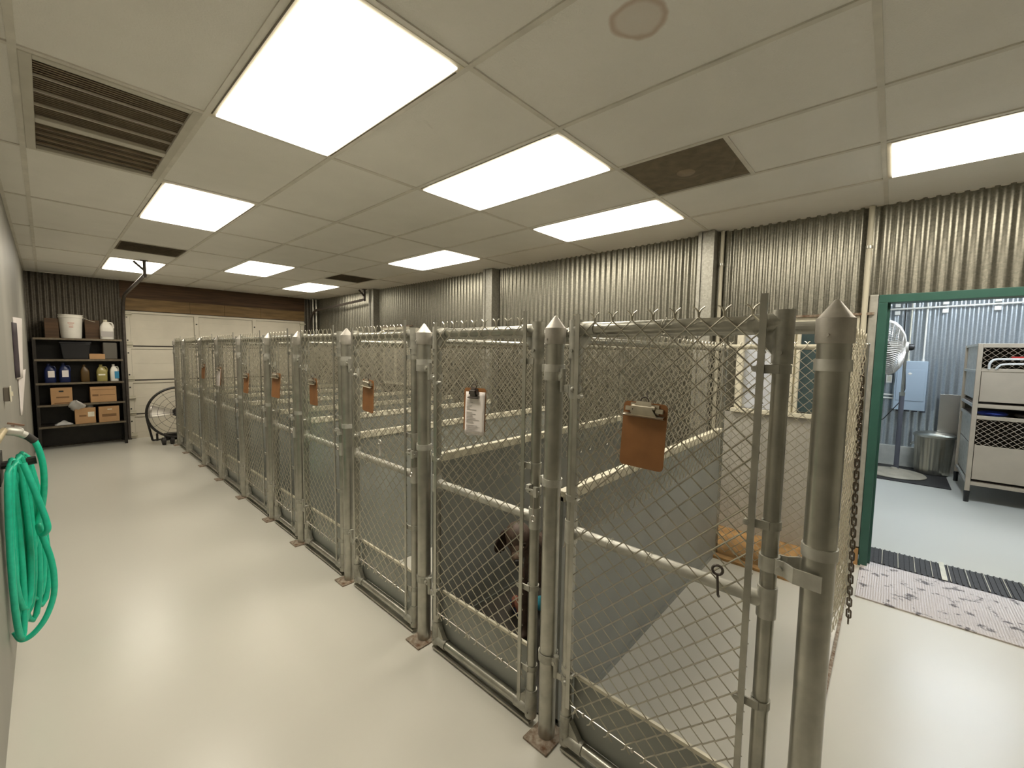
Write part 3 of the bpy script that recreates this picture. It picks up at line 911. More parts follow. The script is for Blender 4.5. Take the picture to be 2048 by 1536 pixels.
# ------------------------------------------------------------------ kennel partitions
RXF = 3.56
PX0 = 1.46
def partition_mesh():
    mb = MB(); chainlink(mb, (0, -.030, 0), (1, 0, 0), (0, 1, 0), RXF - PX0 - .06, .845, 1.69, r=.0026, top=True, bot=True)
    return mb
pm = None
for k in range(1, 11):
    y = PY[k]; px = fx(y) + .065
    lab = 'grey kennel partition with cream edge and mesh above, %s from the doorway%s' % (ORD[k - 1], {0: ', right beside the brown dog', 9: ', at the far end of the row'}.get(k - 1, ''))
    t = thing('kennel_partition', lab, 'partition', (px, y, 0), 'solid grey kennel partitions')
    mb = MB(); mb.bx(0, RXF + .06 - px, -.012, .012, .012, 1.02); obj('solid_panel', mb, M['panel'], t, False, smooth=False)
    mb = MB(); mb.bx(0, RXF + .06 - px, -.021, .021, 1.0, 1.045); obj('top_channel', mb, M['cream'], t, False, smooth=False, bevel=.003)
    mb = MB(); mb.bx(0, RXF + .06 - px, -.018, .018, 0.0, .03); obj('bottom_channel', mb, M['panel'], t, False, smooth=False)
    mb = MB(); mb.cyl((-.03, 0, 1.675), (RXF - px + .02, 0, 1.675), .0175, n=12); obj('top_rail', mb, M['galv'], t, False)
    if pm is None:
        o = obj('chain_link_mesh', partition_mesh(), M['wire'], t, False, angle=80); pm = o.data
    else:
        o = bpy.data.objects.new('chain_link_mesh', pm); C.objects.link(o); o.parent = t
    mb = MB(); mb.bx(0, .012, -.03, -.026, .86, 1.69); mb.bx(RXF - px - .05, RXF - px - .04, -.03, -.026, .86, 1.69); obj('tension_bar', mb, M['galv'], t, False, smooth=False)

# rear fence: one long run with its posts
t = thing('rear_fence', 'long chain link fence along the back of the kennels', 'fence', (RXF + .085, 4.4, 0))
XR = RXF + .085
mb = MB(); mb.cyl((XR, .03, 1.69), (XR, FY - 1.0, 1.69), .019, n=12); obj('top_rail', mb, M['whitedull'], t)
mb = MB(); chainlink(mb, (XR - .024, .10, 0), (0, 1, 0), (1, 0, 0), 8.6, .05, 1.70, r=.0026, top=True)
obj('chain_link_mesh', mb, M['wire'], t, angle=80)
for k in range(11):
    y = PY[k] + (.03 if k == 0 else .0)
    mb = MB(); mb.cyl((XR + (.0 if k else 0.0), y, 0), (XR, y, 1.70), .024, n=14); mb.ell((XR, y, 1.705), (.026, .026, .018)); obj('post', mb, M['galv'], t)

# loose strip of mesh and the chain on the open side
t = thing('loose_mesh_strip', 'loose strip of pale chain link hanging behind the corner post', 'fence mesh', (2.8, .035, .13))
mb = MB()
A = Vector((2.56, .070, 0)); B2 = Vector((3.03, .024, 0)); d = B2 - A
chainlink(mb, A, d, (-d.y, d.x, 0), d.length, .27, 1.74, r=.0024, top=True, bot=True, wob=.005)
chainlink(mb, A + Vector((.03, -.016, 0)), d, (-d.y, d.x, 0), d.length * .95, .22, 1.72, r=.0024, top=True, bot=True, wob=.006)
obj('chain_link_mesh', mb, M['wire_pale'], t, angle=80)
mb = MB(); mb.tube([(fx(0) + .045, .012, 1.70), (2.5, .085, 1.715), (2.8, .058, 1.71), (XR - .03, .035, 1.69)], .0025, 6); obj('support_wire', mb, M['wire'], t)
mb = MB(); mb.bx(2.535, 2.547, .083, .088, .24, 1.3); obj('tension_bar', mb, M['steel_dark'], t)

mb = MB()
def link(c, ax, up, L=.023, wd=.0095, r=.0042):
    pts = []
    up = Vector(up).normalized(); ax = Vector(ax).normalized()
    for k in range(14):
        a = 2 * PI * k / 14
        s, c2 = math.sin(a), math.cos(a)
        pts.append(Vector(c) + ax * (wd * s) + up * (c2 * wd + (L / 2 - wd * .4 + .004) * (1 if c2 > 0 else -1)))
    mb.tube(pts, r, 6, closed=True)
n = 42
for q in range(n):
    f = q / (n - 1)
    x = 2.98 + .02 * math.sin(f * 3); y = .012 - .022 * f; z = 1.50 - 1.34 * f
    ax = (1, 0, .15) if q % 2 else (0, 1, .15)
    link((x, y, z), ax, (0.01 * math.sin(q), .02, 1), L=.030)
for q in range(15):
    f = q / 14
    x = 3.02 + .01 * math.sin(f * 5); y = .020 - .01 * f; z = 1.60 - .45 * f; x += .02
    link((x, y, z), (1, 0, .1) if q % 2 else (0, 1, .1), (0, .02, 1), L=.030)
tag(obj('hanging_chain', mb, mat('chain_steel', (0.13, 0.105, 0.08), .35, .8, .3, 60), loc=(2.98, .01, .17)), 'dark steel chain hanging beside the loose mesh strip', 'chain')

# ------------------------------------------------------------------ clipboards on the gates
def clipboard(yc, ztop, yaw, roll, label, paper=False, h=.225, wdt=.150, lean=.06, dark_clip=False, xoff=-.045):
    x = fx(yc) + xoff
    t = thing('clipboard', label, 'clipboard', (x, yc, ztop), 'clipboards hanging on the gates')
    t.rotation_euler = (roll, lean, yaw)
    # local: board in YZ plane, facing -X, hanging down from z=0
    pts = []; rr = .014
    for (cy, cz, a0) in ((wdt / 2 - rr, -rr, 0), (-wdt / 2 + rr, -rr, 90), (-wdt / 2 + rr, -h + rr, 180), (wdt / 2 - rr, -h + rr, 270)):
        for q in range(5):
            a = math.radians(a0 + q * 22.5); pts.append((cy + rr * math.cos(a), cz + rr * math.sin(a)))
    n = len(pts); vs = [(-.0015, a, b) for a, b in pts] + [(.0015, a, b) for a, b in pts]
    fs = [tuple(range(n)), tuple(reversed(range(n, 2 * n)))] + [(q, (q + 1) % n, n + (q + 1) % n, n + q) for q in range(n)]
    mb = MB(); mb.add(vs, [tuple(reversed(f)) for f in fs]); obj('board', mb, M['brown_board'], t, False, smooth=False)
    mb = MB()
    cw = wdt * (.92 if not dark_clip else .45)
    cm = M['clip'] if not dark_clip else M['steel_dark']
    def jaw(u, v):
        return (-.004 - .016 * math.sin(PI * min(1, v * 1.1)) , -cw / 2 + cw * u, -.050 + .012 * v)
    mb.sheet(jaw, 10, 4)
    hw = cw * .22
    mb.add([(-.012, -hw * 1.5, -.044), (-.012, hw * 1.5, -.044), (-.020, hw, -.018), (-.020, -hw, -.018), (-.014, hw * .8, .004), (-.014, -hw * .8, .004)], [(0, 1, 2, 3), (3, 2, 4, 5)])
    mb.bx(-.006, -.0016, -hw * 1.6, hw * 1.6, -.036, -.004)
    mb.cyl((-.014, -hw * 1.3, -.015), (-.014, hw * 1.3, -.015), .006, n=10)
    mb.bx(-.012, -.0016, -hw * 2.1, -hw * 1.3, -.03, -.016); mb.bx(-.012, -.0016, hw * 1.3, hw * 2.1, -.03, -.016)
    obj('clip', mb, cm, t, False)
    mb = MB(); mb.ring((-.008, 0, .006), .012, .0022, axis=(1, .3, 0), n=16)
    mb.tube([(-.004, -.006, .016), (.004, 0, .034), (.014, .004, .030), (.016, .002, .018)], .0018, 6)
    obj('hanging_ring', mb, M['steel_dark'], t, False)
    if paper:
        mb = MB()
        pw = wdt * .9; ph = h * .98
        def pf(u, v):
            return (-.0032 - .002 * math.sin(v * 3) - .006 * max(0, v - .75) * (1 - u), -pw / 2 - .006 + pw * u, -.018 - ph * v)
        mb.sheet(pf, 6, 10)
        p = obj('paper_sheet', mb, M['paper'], t, False)
        s = p.modifiers.new('t', 'SOLIDIFY'); s.thickness = .0006
        mb = MB()
        for q in range(26):
            z = -.055 - q * .0065
            if q in (8, 17): continue
            L = random.uniform(.35, .9) * pw * (.45 if q < 7 else .82)
            y1 = pw / 2 - .016
            mb.bx(-.0064, -.0058, y1 - L, y1, z - .0011, z + .0011)
        obj('faint_print', mb, M['ink'], p, False, smooth=False)
    return t
clipboard(.482, 1.463, 0.0, .02, 'large bare brown clipboard on the nearest gate', h=.215, wdt=.150)
clipboard(1.306, 1.455, .02, -.03, 'brown clipboard holding a white printed sheet', paper=True, h=.20, wdt=.140, dark_clip=True)
clipboard(2.27, 1.44, -.05, .06, 'brown clipboard twisted sideways on the third gate', h=.20, wdt=.14, lean=.0, xoff=-.05)
clipboard(3.09, 1.405, -.08, -.03, 'brown clipboard with pale clip on the fourth gate', h=.20, wdt=.16, lean=.0, xoff=-.05)
clipboard(3.87, 1.41, .0, .0, 'flat brown clipboard on the fifth gate', h=.215, wdt=.19)
clipboard(4.72, 1.37, 0, .0, 'dim brown clipboard behind the sixth gate post', h=.20, wdt=.15)
clipboard(5.69, 1.40, .0, .04, 'distant clipboard with a curled white sheet', paper=True, h=.21, wdt=.16, xoff=-.06)
clipboard(6.53, 1.41, 0, .0, 'farthest clipboard, reddish brown, bare', h=.19, wdt=.15)

# small hook on the third gate and an eye bolt on the nearest gate
mb = MB(); x = fx(.24) - .04
mb.ring((x, .24, .985), .014, .004, axis=(1, .2, 0), n=16); mb.tube([(x, .24, .972), (x + .002, .236, .91), (x + .012, .236, .90)], .0038, 8)
tag(obj('snap_clip', mb, M['steel_dark'], loc=(x, .24, .9)), 'rusty eye hook on the nearest gate above the middle bar', 'hook')
mb = MB(); x = fx(2.17) - .036
mb.ring((x, 2.17, 1.065), .013, .004, axis=(1, .2, 0), n=16); mb.tube([(x, 2.17, 1.05), (x, 2.165, 1.0), (x - .006, 2.16, .985)], .0055, 8)
tag(obj('snap_clip', mb, M['cap'], loc=(x, 2.17, 1.0)), 'shiny snap hook hanging on the third gate', 'hook')

# ------------------------------------------------------------------ brown dog in the second kennel
B = Vector((.94, .34, 0)).normalized(); F = -B; P = Vector((-B.y, B.x, 0)); Zv = Vector((0, 0, 1))
dog = thing('dog', 'brown floppy-eared dog standing behind the second gate looking out', 'dog', (1.80, 1.30, 0))
mb = MB()
def cap(p0, p1, r0, r1, n=12):
    p0 = Vector(p0); p1 = Vector(p1)
    mb.tube([p0, p0.lerp(p1, .5), p1], [r0, (r0 + r1) / 2, r1], n)
    mb.ell(p0, (r0, r0, r0)); mb.ell(p1, (r1, r1, r1))
O = Vector((1.84, 1.285, .008))
chest = O + Zv * .44; hip = O + B * .50 + Zv * .46
rotB = Vector((1, 0, 0)).rotation_difference(B).to_matrix()
mb.ell(chest + B * .06, (.19, .105, .145), rotB)
mb.ell(O + B * .28 + Zv * .455, (.20, .095, .115), rotB)
mb.ell(hip, (.13, .09, .12), rotB)
HC = Vector((1.64, 1.283, .665))                      # centre of the skull
cap(chest + Zv * .07 - B * .03, HC + Vector((.055, .0, -.025)), .085, .060)
# head basis: facing the viewer, slightly nose down
FH = Vector((-.76, -.65, 0)); FD = (FH * .90 + Vector((0, 0, -.42))).normalized()
SD = Vector((-.65, .76, 0)).normalized(); UD = SD.cross(FD) * -1
if UD.z < 0: UD = -UD
Rh = Matrix((FD, SD, UD)).transposed()
def hp(a, b, c): return HC + FD * a + SD * b + UD * c
mb.ell(hp(0, 0, .014), (.078, .068, .062), Rh)
mb.ell(hp(.02, .0, -.010), (.062, .062, .052), Rh)
cap(hp(.045, 0, -.018), hp(.115, 0, -.034), .042, .030)
mb.ell(hp(.095, 0, -.048), (.042, .026, .020), Rh)
# legs
def leg(top, knee, foot):
    cap(top, knee, .048, .028); cap(knee, foot + Zv * .03, .027, .021)
    mb.ell(foot + F * .018 + Zv * .020, (.040, .026, .022), rotB)
leg(O + P * .07 + Zv * .36, O + P * .075 - B * .01 + Zv * .20, O + P * .08 - B * .015)
leg(O - P * .065 + Zv * .36, O - P * .07 - B * .005 + Zv * .20, O - P * .07 - B * .0)
for s in (1, -1):
    th = hip + P * (.06 * s) - Zv * .05; kn = O + B * .44 + P * (.075 * s) + Zv * .26; hk = O + B * .58 + P * (.07 * s) + Zv * .16; ft = O + B * .54 + P * (.07 * s)
    cap(th, kn, .07, .042); cap(kn, hk, .038, .022); cap(hk, ft + Zv * .03, .021, .019); mb.ell(ft + F * .02 + Zv * .02, (.04, .026, .021), rotB)
tl = hip + B * .10 + Zv * .06
mb.tube([tl, tl + B * .06 - Zv * .03, tl + B * .10 - Zv * .12, tl + B * .11 - Zv * .22], [.022, .017, .012, .006], 8)
body = obj('body', mb, M['dog'], dog)
rm = body.modifiers.new('remesh', 'REMESH'); rm.mode = 'VOXEL'; rm.voxel_size = .007; rm.use_smooth_shade = True
sm = body.modifiers.new('smooth', 'SMOOTH'); sm.factor = .6; sm.iterations = 8
mb = MB(); mb.ell(hp(.098, 0, -.016), (.034, .029, .020), Rh); mb.ell(hp(.066, 0, .008), (.030, .018, .016), Rh)
obj('muzzle_patch', mb, M['dog_muzzle'], dog, label='paler grizzled muzzle')
mb = MB(); mb.ell(hp(.140, 0, -.024), (.015, .022, .018), Rh); obj('nose', mb, M['nose'], dog)
for s in (1, -1):
    mb = MB(); mb.ell(hp(.066, .033 * s, .022), (.010, .0115, .010), Rh); obj('eye', mb, M['eye'], dog)
    mb = MB()
    base = hp(.010, .054 * s, .046)
    WD = (FD * .55 + SD * (.62 * s)).normalized(); OUT = (SD * s - FD * .35).normalized()
    def ear(u, v, s=s, base=base, WD=WD, OUT=OUT):
        wv = (.036 + .046 * math.sin(PI * min(1, v * .80))) * (1 if v < .72 else math.sqrt(max(.03, 1 - ((v - .72) / .28) ** 2)))
        q = base - Zv * (.125 * v) + OUT * (.004 + .022 * math.sin(v * 2.2)) - FD * .012
        return q + WD * ((u - .35) * wv) + OUT * (.012 * math.sin(PI * u))
    mb.sheet(ear, 8, 12)
    e = obj('ear', mb, M['dog_ear'], dog)
    sd = e.modifiers.new('t', 'SOLIDIFY'); sd.thickness = .010; sd.offset = 0
    sb = e.modifiers.new('s', 'SUBSURF'); sb.levels = 1; sb.render_levels = 1

mb = MB(); mb.bx(fx(1.3) + .05, 3.52, PY[1] + .022, PY[2] - .022, 0, .008)
tag(obj('kennel_mat', mb, mat('dark_kennel_mat', (.060, .052, .044), .6, 0, .15, 6), smooth=False, loc=(2.4, 1.33, 0)), 'dark brown rubber mat covering the floor of the dog kennel', 'mat')
# toys on the kennel floor
t = thing('rope_toy', 'red, navy and cyan knotted cloth toy on the floor by the dog', 'dog toy', (2.0, 1.50, 0))
mb = MB()
pts = []
for ph in (0, 2.1, 4.2):
    mb.tube([(1.915 + .012 * math.cos(q * .9 + ph) - .07 * math.sin(q / 16 * 2.4), 1.535 - .12 * q / 16 + .0, .05 + .10 * math.sin(PI * q / 16) + .012 * math.sin(q * .9 + ph)) for q in range(17)], .013, 8)
obj('red_rope', mb, M['red'], t)
mb = MB()
def lump(u, v):
    a = 2 * PI * u; b = PI * v
    r = .062 * (1 + .18 * math.sin(3 * a + 2 * b) + .12 * math.sin(5 * b))
    return (1.93 + r * math.sin(b) * math.cos(a), 1.50 + r * 1.1 * math.sin(b) * math.sin(a), .06 + .055 * math.cos(b))
mb.sheet(lump, 20, 12); obj('navy_knot', mb, M['navy'], t)
for c, s in (((1.905, 1.465, .115), .020), ((2.02, 1.42, .075), .032)):
    mb = MB(); mb.ell(c, (s, s * 1.3, s * 1.5), Matrix.Rotation(.5, 3, 'X')); mb.tube([c, (c[0] + .02, c[1] - .02, c[2] - .05)], [s * .8, s * .6], 8)
    obj('cyan_end', mb, M['cyan'], t)

# ------------------------------------------------------------------ shelving unit at the end wall
SX0, SX1, SY0, SY1 = -.095, .90, 9.36, 9.79
t = thing('shelving_unit', 'dark brown metal shelving unit in the far left corner', 'shelves', (.4, 9.57, 0))
for x in (SX0, SX1 - .035):
    for y in (SY0, SY1 - .035):
        mb = MB(); mb.bx(x, x + .035, y, y + .035, 0, 1.735); obj('upright', mb, M['shelf'], t, smooth=False)
SHZ = [.03, .385, .715, 1.05, 1.41, 1.735]
for z in SHZ[1:]:
    mb = MB(); mb.bx(SX0, SX1, SY0 + .004, SY1, z - .028, z - .004); s = obj('shelf', mb, M['shelf'], t, smooth=False)
    mb = MB(); mb.bx(SX0 + .01, SX1 - .01, SY0 - .004, SY0 + .008, z - .030, z); obj('lit_shelf_edge', mb, M['shelfedge_lit'], s, smooth=False)  # light on the board edges is put into this paler colour
    
mb = MB(); mb.bx(SX0, SX1, SY1 - .004, SY1, .02, 1.72); obj('back_panel', mb, M['shelf'], t, smooth=False)
for x in (SX0, SX1 - .006):
    mb = MB(); mb.bx(x, x + .006, SY0 + .03, SY1, .02, 1.72); obj('side_panel', mb, M['shelf'], t, smooth=False)

def carton(x0, x1, z, h, dep, label, marks, lidded=True, y0=None, m=None):
    y0 = SY0 + .02 if y0 is None else y0
    t = thing('cardboard_box', label, 'box', ((x0 + x1) / 2, y0 + dep / 2, z), 'boxes on the dark shelves')
    mb = MB()
    if lidded:
        mb.bx(x0, x1, y0, y0 + dep, z, z + h)
    else:
        th = .006
        mb.bx(x0, x1, y0, y0 + th, z, z + h); mb.bx(x0, x1, y0 + dep - th, y0 + dep, z, z + h); mb.bx(x0, x0 + th, y0, y0 + dep, z, z + h); mb.bx(x1 - th, x1, y0, y0 + dep, z, z + h); mb.bx(x0, x1, y0, y0 + dep, z, z + th)
    obj('box_body', mb, m or M['card'], t, smooth=False, bevel=.003)
    for (name, a, b, c, d, mm) in marks:
        mb = MB(); mb.bx(x0 + (x1 - x0) * a, x0 + (x1 - x0) * b, y0 - .0015, y0 + .001, z + h * c, z + h * d); obj(name, mb, mm, t, smooth=False)
    return t
carton(.056, .287, SHZ[2], .255, .33, 'cardboard box with dark hand hole, left on the middle shelf', [('hand_hole', .38, .60, .74, .83, M['black']), ('printed_mark', .25, .85, .38, .46, M['card_dark']), ('printed_mark', .15, .85, .05, .10, M['card_dark'])])
carton(.486, .791, SHZ[2], .25, .33, 'wide cardboard box on the right of the middle shelf', [('printed_mark', .07, .30, .40, .52, M['card_dark']), ('printed_mark', .35, .95, .44, .48, M['card_dark']), ('printed_mark', .07, .95, .80, .83, M['card_dark'])])
carton(.30, .535, SHZ[1], .255, .33, 'open cardboard box with a pale label on the lowest loaded shelf', [('pale_label', .62, .93, .42, .72, M['cream']), ('printed_mark', .2, .55, .45, .55, M['card_dark'])], lidded=False)
carton(.57, .814, SHZ[1], .255, .33, 'closed cardboard box with white hand slot on the lowest loaded shelf', [('hand_slot', .42, .64, .78, .84, M['cream']), ('printed_mark', .15, .85, .35, .52, M['card_dark'])])
carton(.50, .68, SHZ[4], .085, .2, 'small brown carton on the second shelf from the top', [], m=M['card'])
carton(.04, .19, SHZ[5], .30, .25, 'dark brown box on top of the shelves left of the bucket', [], y0=SY0 + .12, m=M['wood_dark'])
carton(.475, .645, SHZ[5], .30, .22, 'dark brown box on top of the shelves behind the bucket', [], y0=SY0 + .17, m=M['wood_dark'])
mb = MB(); mb.bx(.66, .83, SY0 + .03, SY0 + .25, SHZ[4], SHZ[4] + .27)
tag(obj('grey_canister', mb, M['greybox'], smooth=False, bevel=.012, loc=(.745, SY0 + .14, SHZ[4])), 'dark grey upright container on the second shelf from the top', 'container')

# white bucket
bx_, by_, bz_ = .32, SY0 + .14, SHZ[5]
t = thing('bucket', 'white plastic bucket with faded red print on top of the shelves', 'bucket', (bx_, by_, bz_))
mb = MB(); mb.lathe([(.110, 0), (.116, .02), (.132, .315), (.139, .318), (.139, .338), (.134, .34), (.134, .353), (.141, .355), (.141, .366), (.001, .368)], (bx_, by_, bz_), 28); obj('pail', mb, M['white'], t)
mb = MB()
for q in range(6):
    a0 = -PI / 2 - .25 + q * .095
    for z, hh in ((.235, .014), (.205, .010), (.175, .016)):
        if (q in (0, 5) and z < .22): continue
        r = .1245 + (z - .16) * .055 + .0015
        mb.obx((bx_ + r * math.cos(a0), by_ + r * math.sin(a0), bz_ + z), (.002, .009, hh), Matrix.Rotation(a0, 3, 'Z'))
obj('red_print', mb, M['label_red'], t, smooth=False)
mb = MB(); mb.tube([(bx_ + .139, by_, bz_ + .33), (bx_ + .19, by_ - .03, bz_ + .30), (bx_ + .24, by_ - .06, bz_ + .275), (bx_ + .27, by_ - .06, bz_ + .27)], .003, 6); obj('wire_handle', mb, M['whitedull'], t)

def jug(x0, x1, z, h, label, body, capm, lab=None, handle=True, dy=.05):
    w_ = x1 - x0; y0 = SY0 + dy; d = w_ * .8; cx, cy = (x0 + x1) / 2, y0 + d / 2
    t = thing('jug', label, 'jug', (cx, cy, z), 'jugs and bottles on the shelves')
    mb = MB()
    secs = [(0, .94), (.03, 1), (.55, 1), (.66, .93), (.78, .66), (.86, .38), (.9, .28)]
    vs = []; fs = []; n = 20
    for zz, s in secs:
        for q in range(n):
            a = 2 * PI * q / n; c, sn_ = math.cos(a), math.sin(a)
            e = .55
            X = math.copysign(abs(c) ** e, c); Y = math.copysign(abs(sn_) ** e, sn_)
            vs.append((cx + w_ / 2 * s * X * .9 - (1 - s) * w_ * .10, cy + d / 2 * s * Y * .9, z + zz * h))
    for i in range(len(secs) - 1):
        for q in range(n):
            fs.append((i * n + q, i * n + (q + 1) % n, (i + 1) * n + (q + 1) % n, (i + 1) * n + q))
    fs.append(tuple(reversed(range(n)))); fs.append(tuple((len(secs) - 1) * n + q for q in range(n)))
    mb.add(vs, fs); obj('bottle', mb, body, t)
    mb = MB(); nx = cx - .072 * w_; mb.cyl((nx, cy, z + h * .89), (nx, cy, z + h), w_ * .14, n=12); obj('screw_cap', mb, capm, t)
    if handle:
        mb = MB(); mb.tube([(nx + w_ * .10, cy, z + h * .86), (cx + w_ * .34, cy, z + h * .85), (cx + w_ * .42, cy, z + h * .75), (cx + w_ * .43, cy, z + h * .58)], w_ * .07, 8); obj('handle', mb, body, t)
    if lab:
        (a, b, c, e, m2) = lab
        mb = MB(); mb.bx(x0 + w_ * a, x0 + w_ * b, y0 + d * .05 - .004, y0 + d * .05 + .004, z + h * c, z + h * e); obj('paper_label', mb, m2, t, smooth=False)
    return t
jug(.632, .815, SHZ[5], .315, 'white spray jug on top of the shelves, right side', M['white'], M['whitedull'], (.1, .9, .12, .4, M['ink']))
jug(-.005, .135, SHZ[3], .29, 'dark blue jug with pale label, farther left of the two', M['blue'], M['blue'], (.35, .85, .28, .62, M['paper']))
jug(.15, .29, SHZ[3], .30, 'brighter blue jug with white label, right of the dark blue one', M['blue'], M['blue'], (.3, .8, .28, .62, M['paper']))
jug(.385, .50, SHZ[3], .27, 'amber bottle in the middle of the jug shelf', M['amber'], M['amber'], handle=False)
jug(.565, .71, SHZ[3], .27, 'pale yellow jug beside the white jug', M['yellow'], M['yellow'], (.2, .75, .36, .44, M['cream']))
jug(.725, .845, SHZ[3], .275, 'white jug with a blue label at the right end of the jug shelf', M['white'], M['white'], (.5, .95, .15, .58, M['label_blue']))

# black glossy tote on second shelf
t = thing('storage_tote', 'glossy black plastic tote under the bucket on the second shelf', 'tote', (.35, SY0 + .2, SHZ[4]))
mb = MB(); mb.add([(.21, SY0 + .04, SHZ[4]), (.50, SY0 + .04, SHZ[4]), (.50, SY0 + .36, SHZ[4]), (.21, SY0 + .36, SHZ[4]), (.185, SY0 + .015, SHZ[4] + .25), (.525, SY0 + .015, SHZ[4] + .25), (.525, SY0 + .385, SHZ[4] + .25), (.185, SY0 + .385, SHZ[4] + .25)], [(0, 3, 2, 1), (4, 5, 6, 7), (0, 1, 5, 4), (1, 2, 6, 5), (2, 3, 7, 6), (3, 0, 4, 7)])
obj('tub', mb, M['blackgloss'], t, smooth=False, bevel=.012)
mb = MB(); mb.bx(.178, .532, SY0 + .008, SY0 + .392, SHZ[4] + .245, SHZ[4] + .272); obj('lid', mb, M['blackgloss'], t, smooth=False, bevel=.008)
# plastic bag and cup in the open box, crumpled clear sheet on the shelf
mb = MB(); random.seed(3)
def bagf(u, v):
    a = 2 * PI * u
    r = (.080 * math.sin(PI * (v * .8 + .15))) * (1 + .45 * math.sin(3 * a + 5 * v) * v + .22 * math.sin(7 * a - 9 * v))
    return (.335 + r * math.cos(a) - .02 * v, SY0 + .085 - .17 * v + r * .6 * math.sin(a), SHZ[1] + .20 + .19 * v)
mb.sheet(bagf, 18, 9)
tag(obj('plastic_bag', mb, M['bag'], angle=180, loc=(.335, SY0 + .14, SHZ[1] + .2)), 'crumpled clear plastic bag sticking out of the open box', 'bag')
mb = MB(); mb.lathe([(.034, 0), (.042, .16), (.04, .165), (.03, .175), (.001, .178)], (.478, SY0 + .12, SHZ[1] + .12), 20)
tag(obj('paper_cup', mb, M['white'], loc=(.49, SY0 + .12, SHZ[1] + .12)), 'pinkish white rounded tub in the open box', 'tub')
mb = MB()
def film(u, v):
    return (.08 + .20 * u, SY0 + .03 + .22 * v, SHZ[1] + .004 + .045 * math.sin(PI * u) * math.sin(PI * v) * (1 + .5 * math.sin(9 * u) * math.sin(7 * v)))
mb.sheet(film, 14, 10)
tag(obj('plastic_film', mb, M['bag'], loc=(.18, SY0 + .12, SHZ[1])), 'crumpled clear plastic film lying on the lowest loaded shelf', 'plastic film')

# ------------------------------------------------------------------ drum fan at the end of the row
fc = Vector((1.515, 8.93, .515)); ax = Vector((-.05, -.99, .10)).normalized()
t = thing('drum_fan', 'black drum fan on wheels behind the last kennel post', 'fan', (1.45, 8.95, 0))
mb = MB(); mb.band(fc + ax * .08, .415, .016, .05, 48, ax); mb.ring(fc + ax * .11, .42, .019, ax, 48, 8); obj('drum', mb, M['black'], t)
mb = MB()
for r_ in (.36, .28, .20, .12, .05):
    mb.ring(fc + ax * .115, r_, .0022, ax, 36, 4)
R = Vector((0, 0, 1)).rotation_difference(ax).to_matrix()
for q in range(12):
    a = 2 * PI * q / 12
    mb.tube([fc + ax * .117 + R @ Vector((.04 * math.cos(a), .04 * math.sin(a), 0)), fc + ax * .115 + R @ Vector((.425 * math.cos(a), .425 * math.sin(a), 0))], .0025, 4)
obj('guard', mb, M['black'], t)
for q in range(3):
    a0 = 2 * PI * q / 3 + .9
    def blade(u, v, a0=a0):
        r_ = .07 + .32 * u; a = a0 + (v - .5) * (.75 - .2 * u)
        return fc + R @ Vector((r_ * math.cos(a), r_ * math.sin(a), (v - .5) * .10))
    mb = MB(); mb.sheet(blade, 8, 8); b_ = obj('blade', mb, M['fan_silver'], t); sd = b_.modifiers.new('t', 'SOLIDIFY'); sd.thickness = .003
mb = MB(); mb.lathe([(.001, .06), (.05, .055), (.075, .03), (.075, -.10), (.06, -.13), (.001, -.135)], fc, 20, ax); obj('motor', mb, M['black'], t)
mb = MB()
for s in (-1, 1):
    mb.tube([fc + Vector((.40 * s, .10, -.10)), Vector((1.515 + .34 * s, 9.02, .06))], .016, 8); mb.tube([fc + Vector((.30 * s, -.06, -.32)), Vector((1.515 + .30 * s, 8.86, .07))], .016, 8)
mb.tube([(1.17, 9.02, .06), (1.86, 9.02, .06)], .014, 8); mb.tube([(1.26, 8.86, .075), (1.80, 8.86, .075)], .02, 8)
mb.bx(1.32, 1.62, 8.82, 8.98, .10, .17)
obj('stand', mb, M['black'], t)
for x in (1.29, 1.40, 1.76):
    mb = MB(); mb.cyl((x - .022, 8.80, .062), (x + .022, 8.80, .062), .062, n=20); mb.cyl((x - .03, 8.80, .062), (x + .03, 8.80, .062), .025, n=12); obj('wheel', mb, M['rubber'], t)

# ------------------------------------------------------------------ hose and tap on the left wall
t = thing('hose_coil', 'coiled green garden hose hanging on the left wall', 'hose', (-.05, 3.0, .9))
HR = .0125
import bisect
def spl(pts, n=10):
    out = []
    P_ = [Vector(p) for p in pts]
    for i in range(len(P_) - 1):
        p0 = P_[max(0, i - 1)]; p1 = P_[i]; p2 = P_[i + 1]; p3 = P_[min(len(P_) - 1, i + 2)]
        for q in range(n):
            s = q / n
            out.append(.5 * ((2 * p1) + (p2 - p0) * s + (2 * p0 - 5 * p1 + 4 * p2 - p3) * s * s + (3 * p1 - p0 - 3 * p2 + p3) * s ** 3))
    out.append(P_[-1])
    return out
def loop(y, xl, xr, zt, zb, tilt=0, dy=.05, n=20):
    pts = []
    for q in range(n):
        a = 2 * PI * q / n
        s = math.sin(a); c = math.cos(a)
        u = (xl + xr) / 2 + (xr - xl) / 2 * s * (1 - .22 * c) + tilt * c
        z = (zt + zb) / 2 + (zt - zb) / 2 * c
        pts.append((u, y + dy * s, z))
    return pts
mb = MB()
loops = [(2.96, -.120, -.078, 1.075, .26, .0), (2.99, -.112, -.050, 1.085, .30, .004), (3.02, -.108, -.035, 1.08, .24, .0), (3.05, -.100, -.022, 1.085, .33, -.008),
         (3.08, -.095, -.010, 1.075, .28, -.012), (2.94, -.116, -.060, 1.065, .34, .0), (3.11, -.098, -.028, 1.07, .30, -.004), (2.90, -.122, -.088, 1.05, .22, .0)]
for (y, xl, xr, zt, zb, tl_) in loops:
    mb.tube(loop(y, xl + .006, xr, zt, zb, tl_), HR, 10, closed=True)
obj('hose_loops', mb, M['hose'], t)
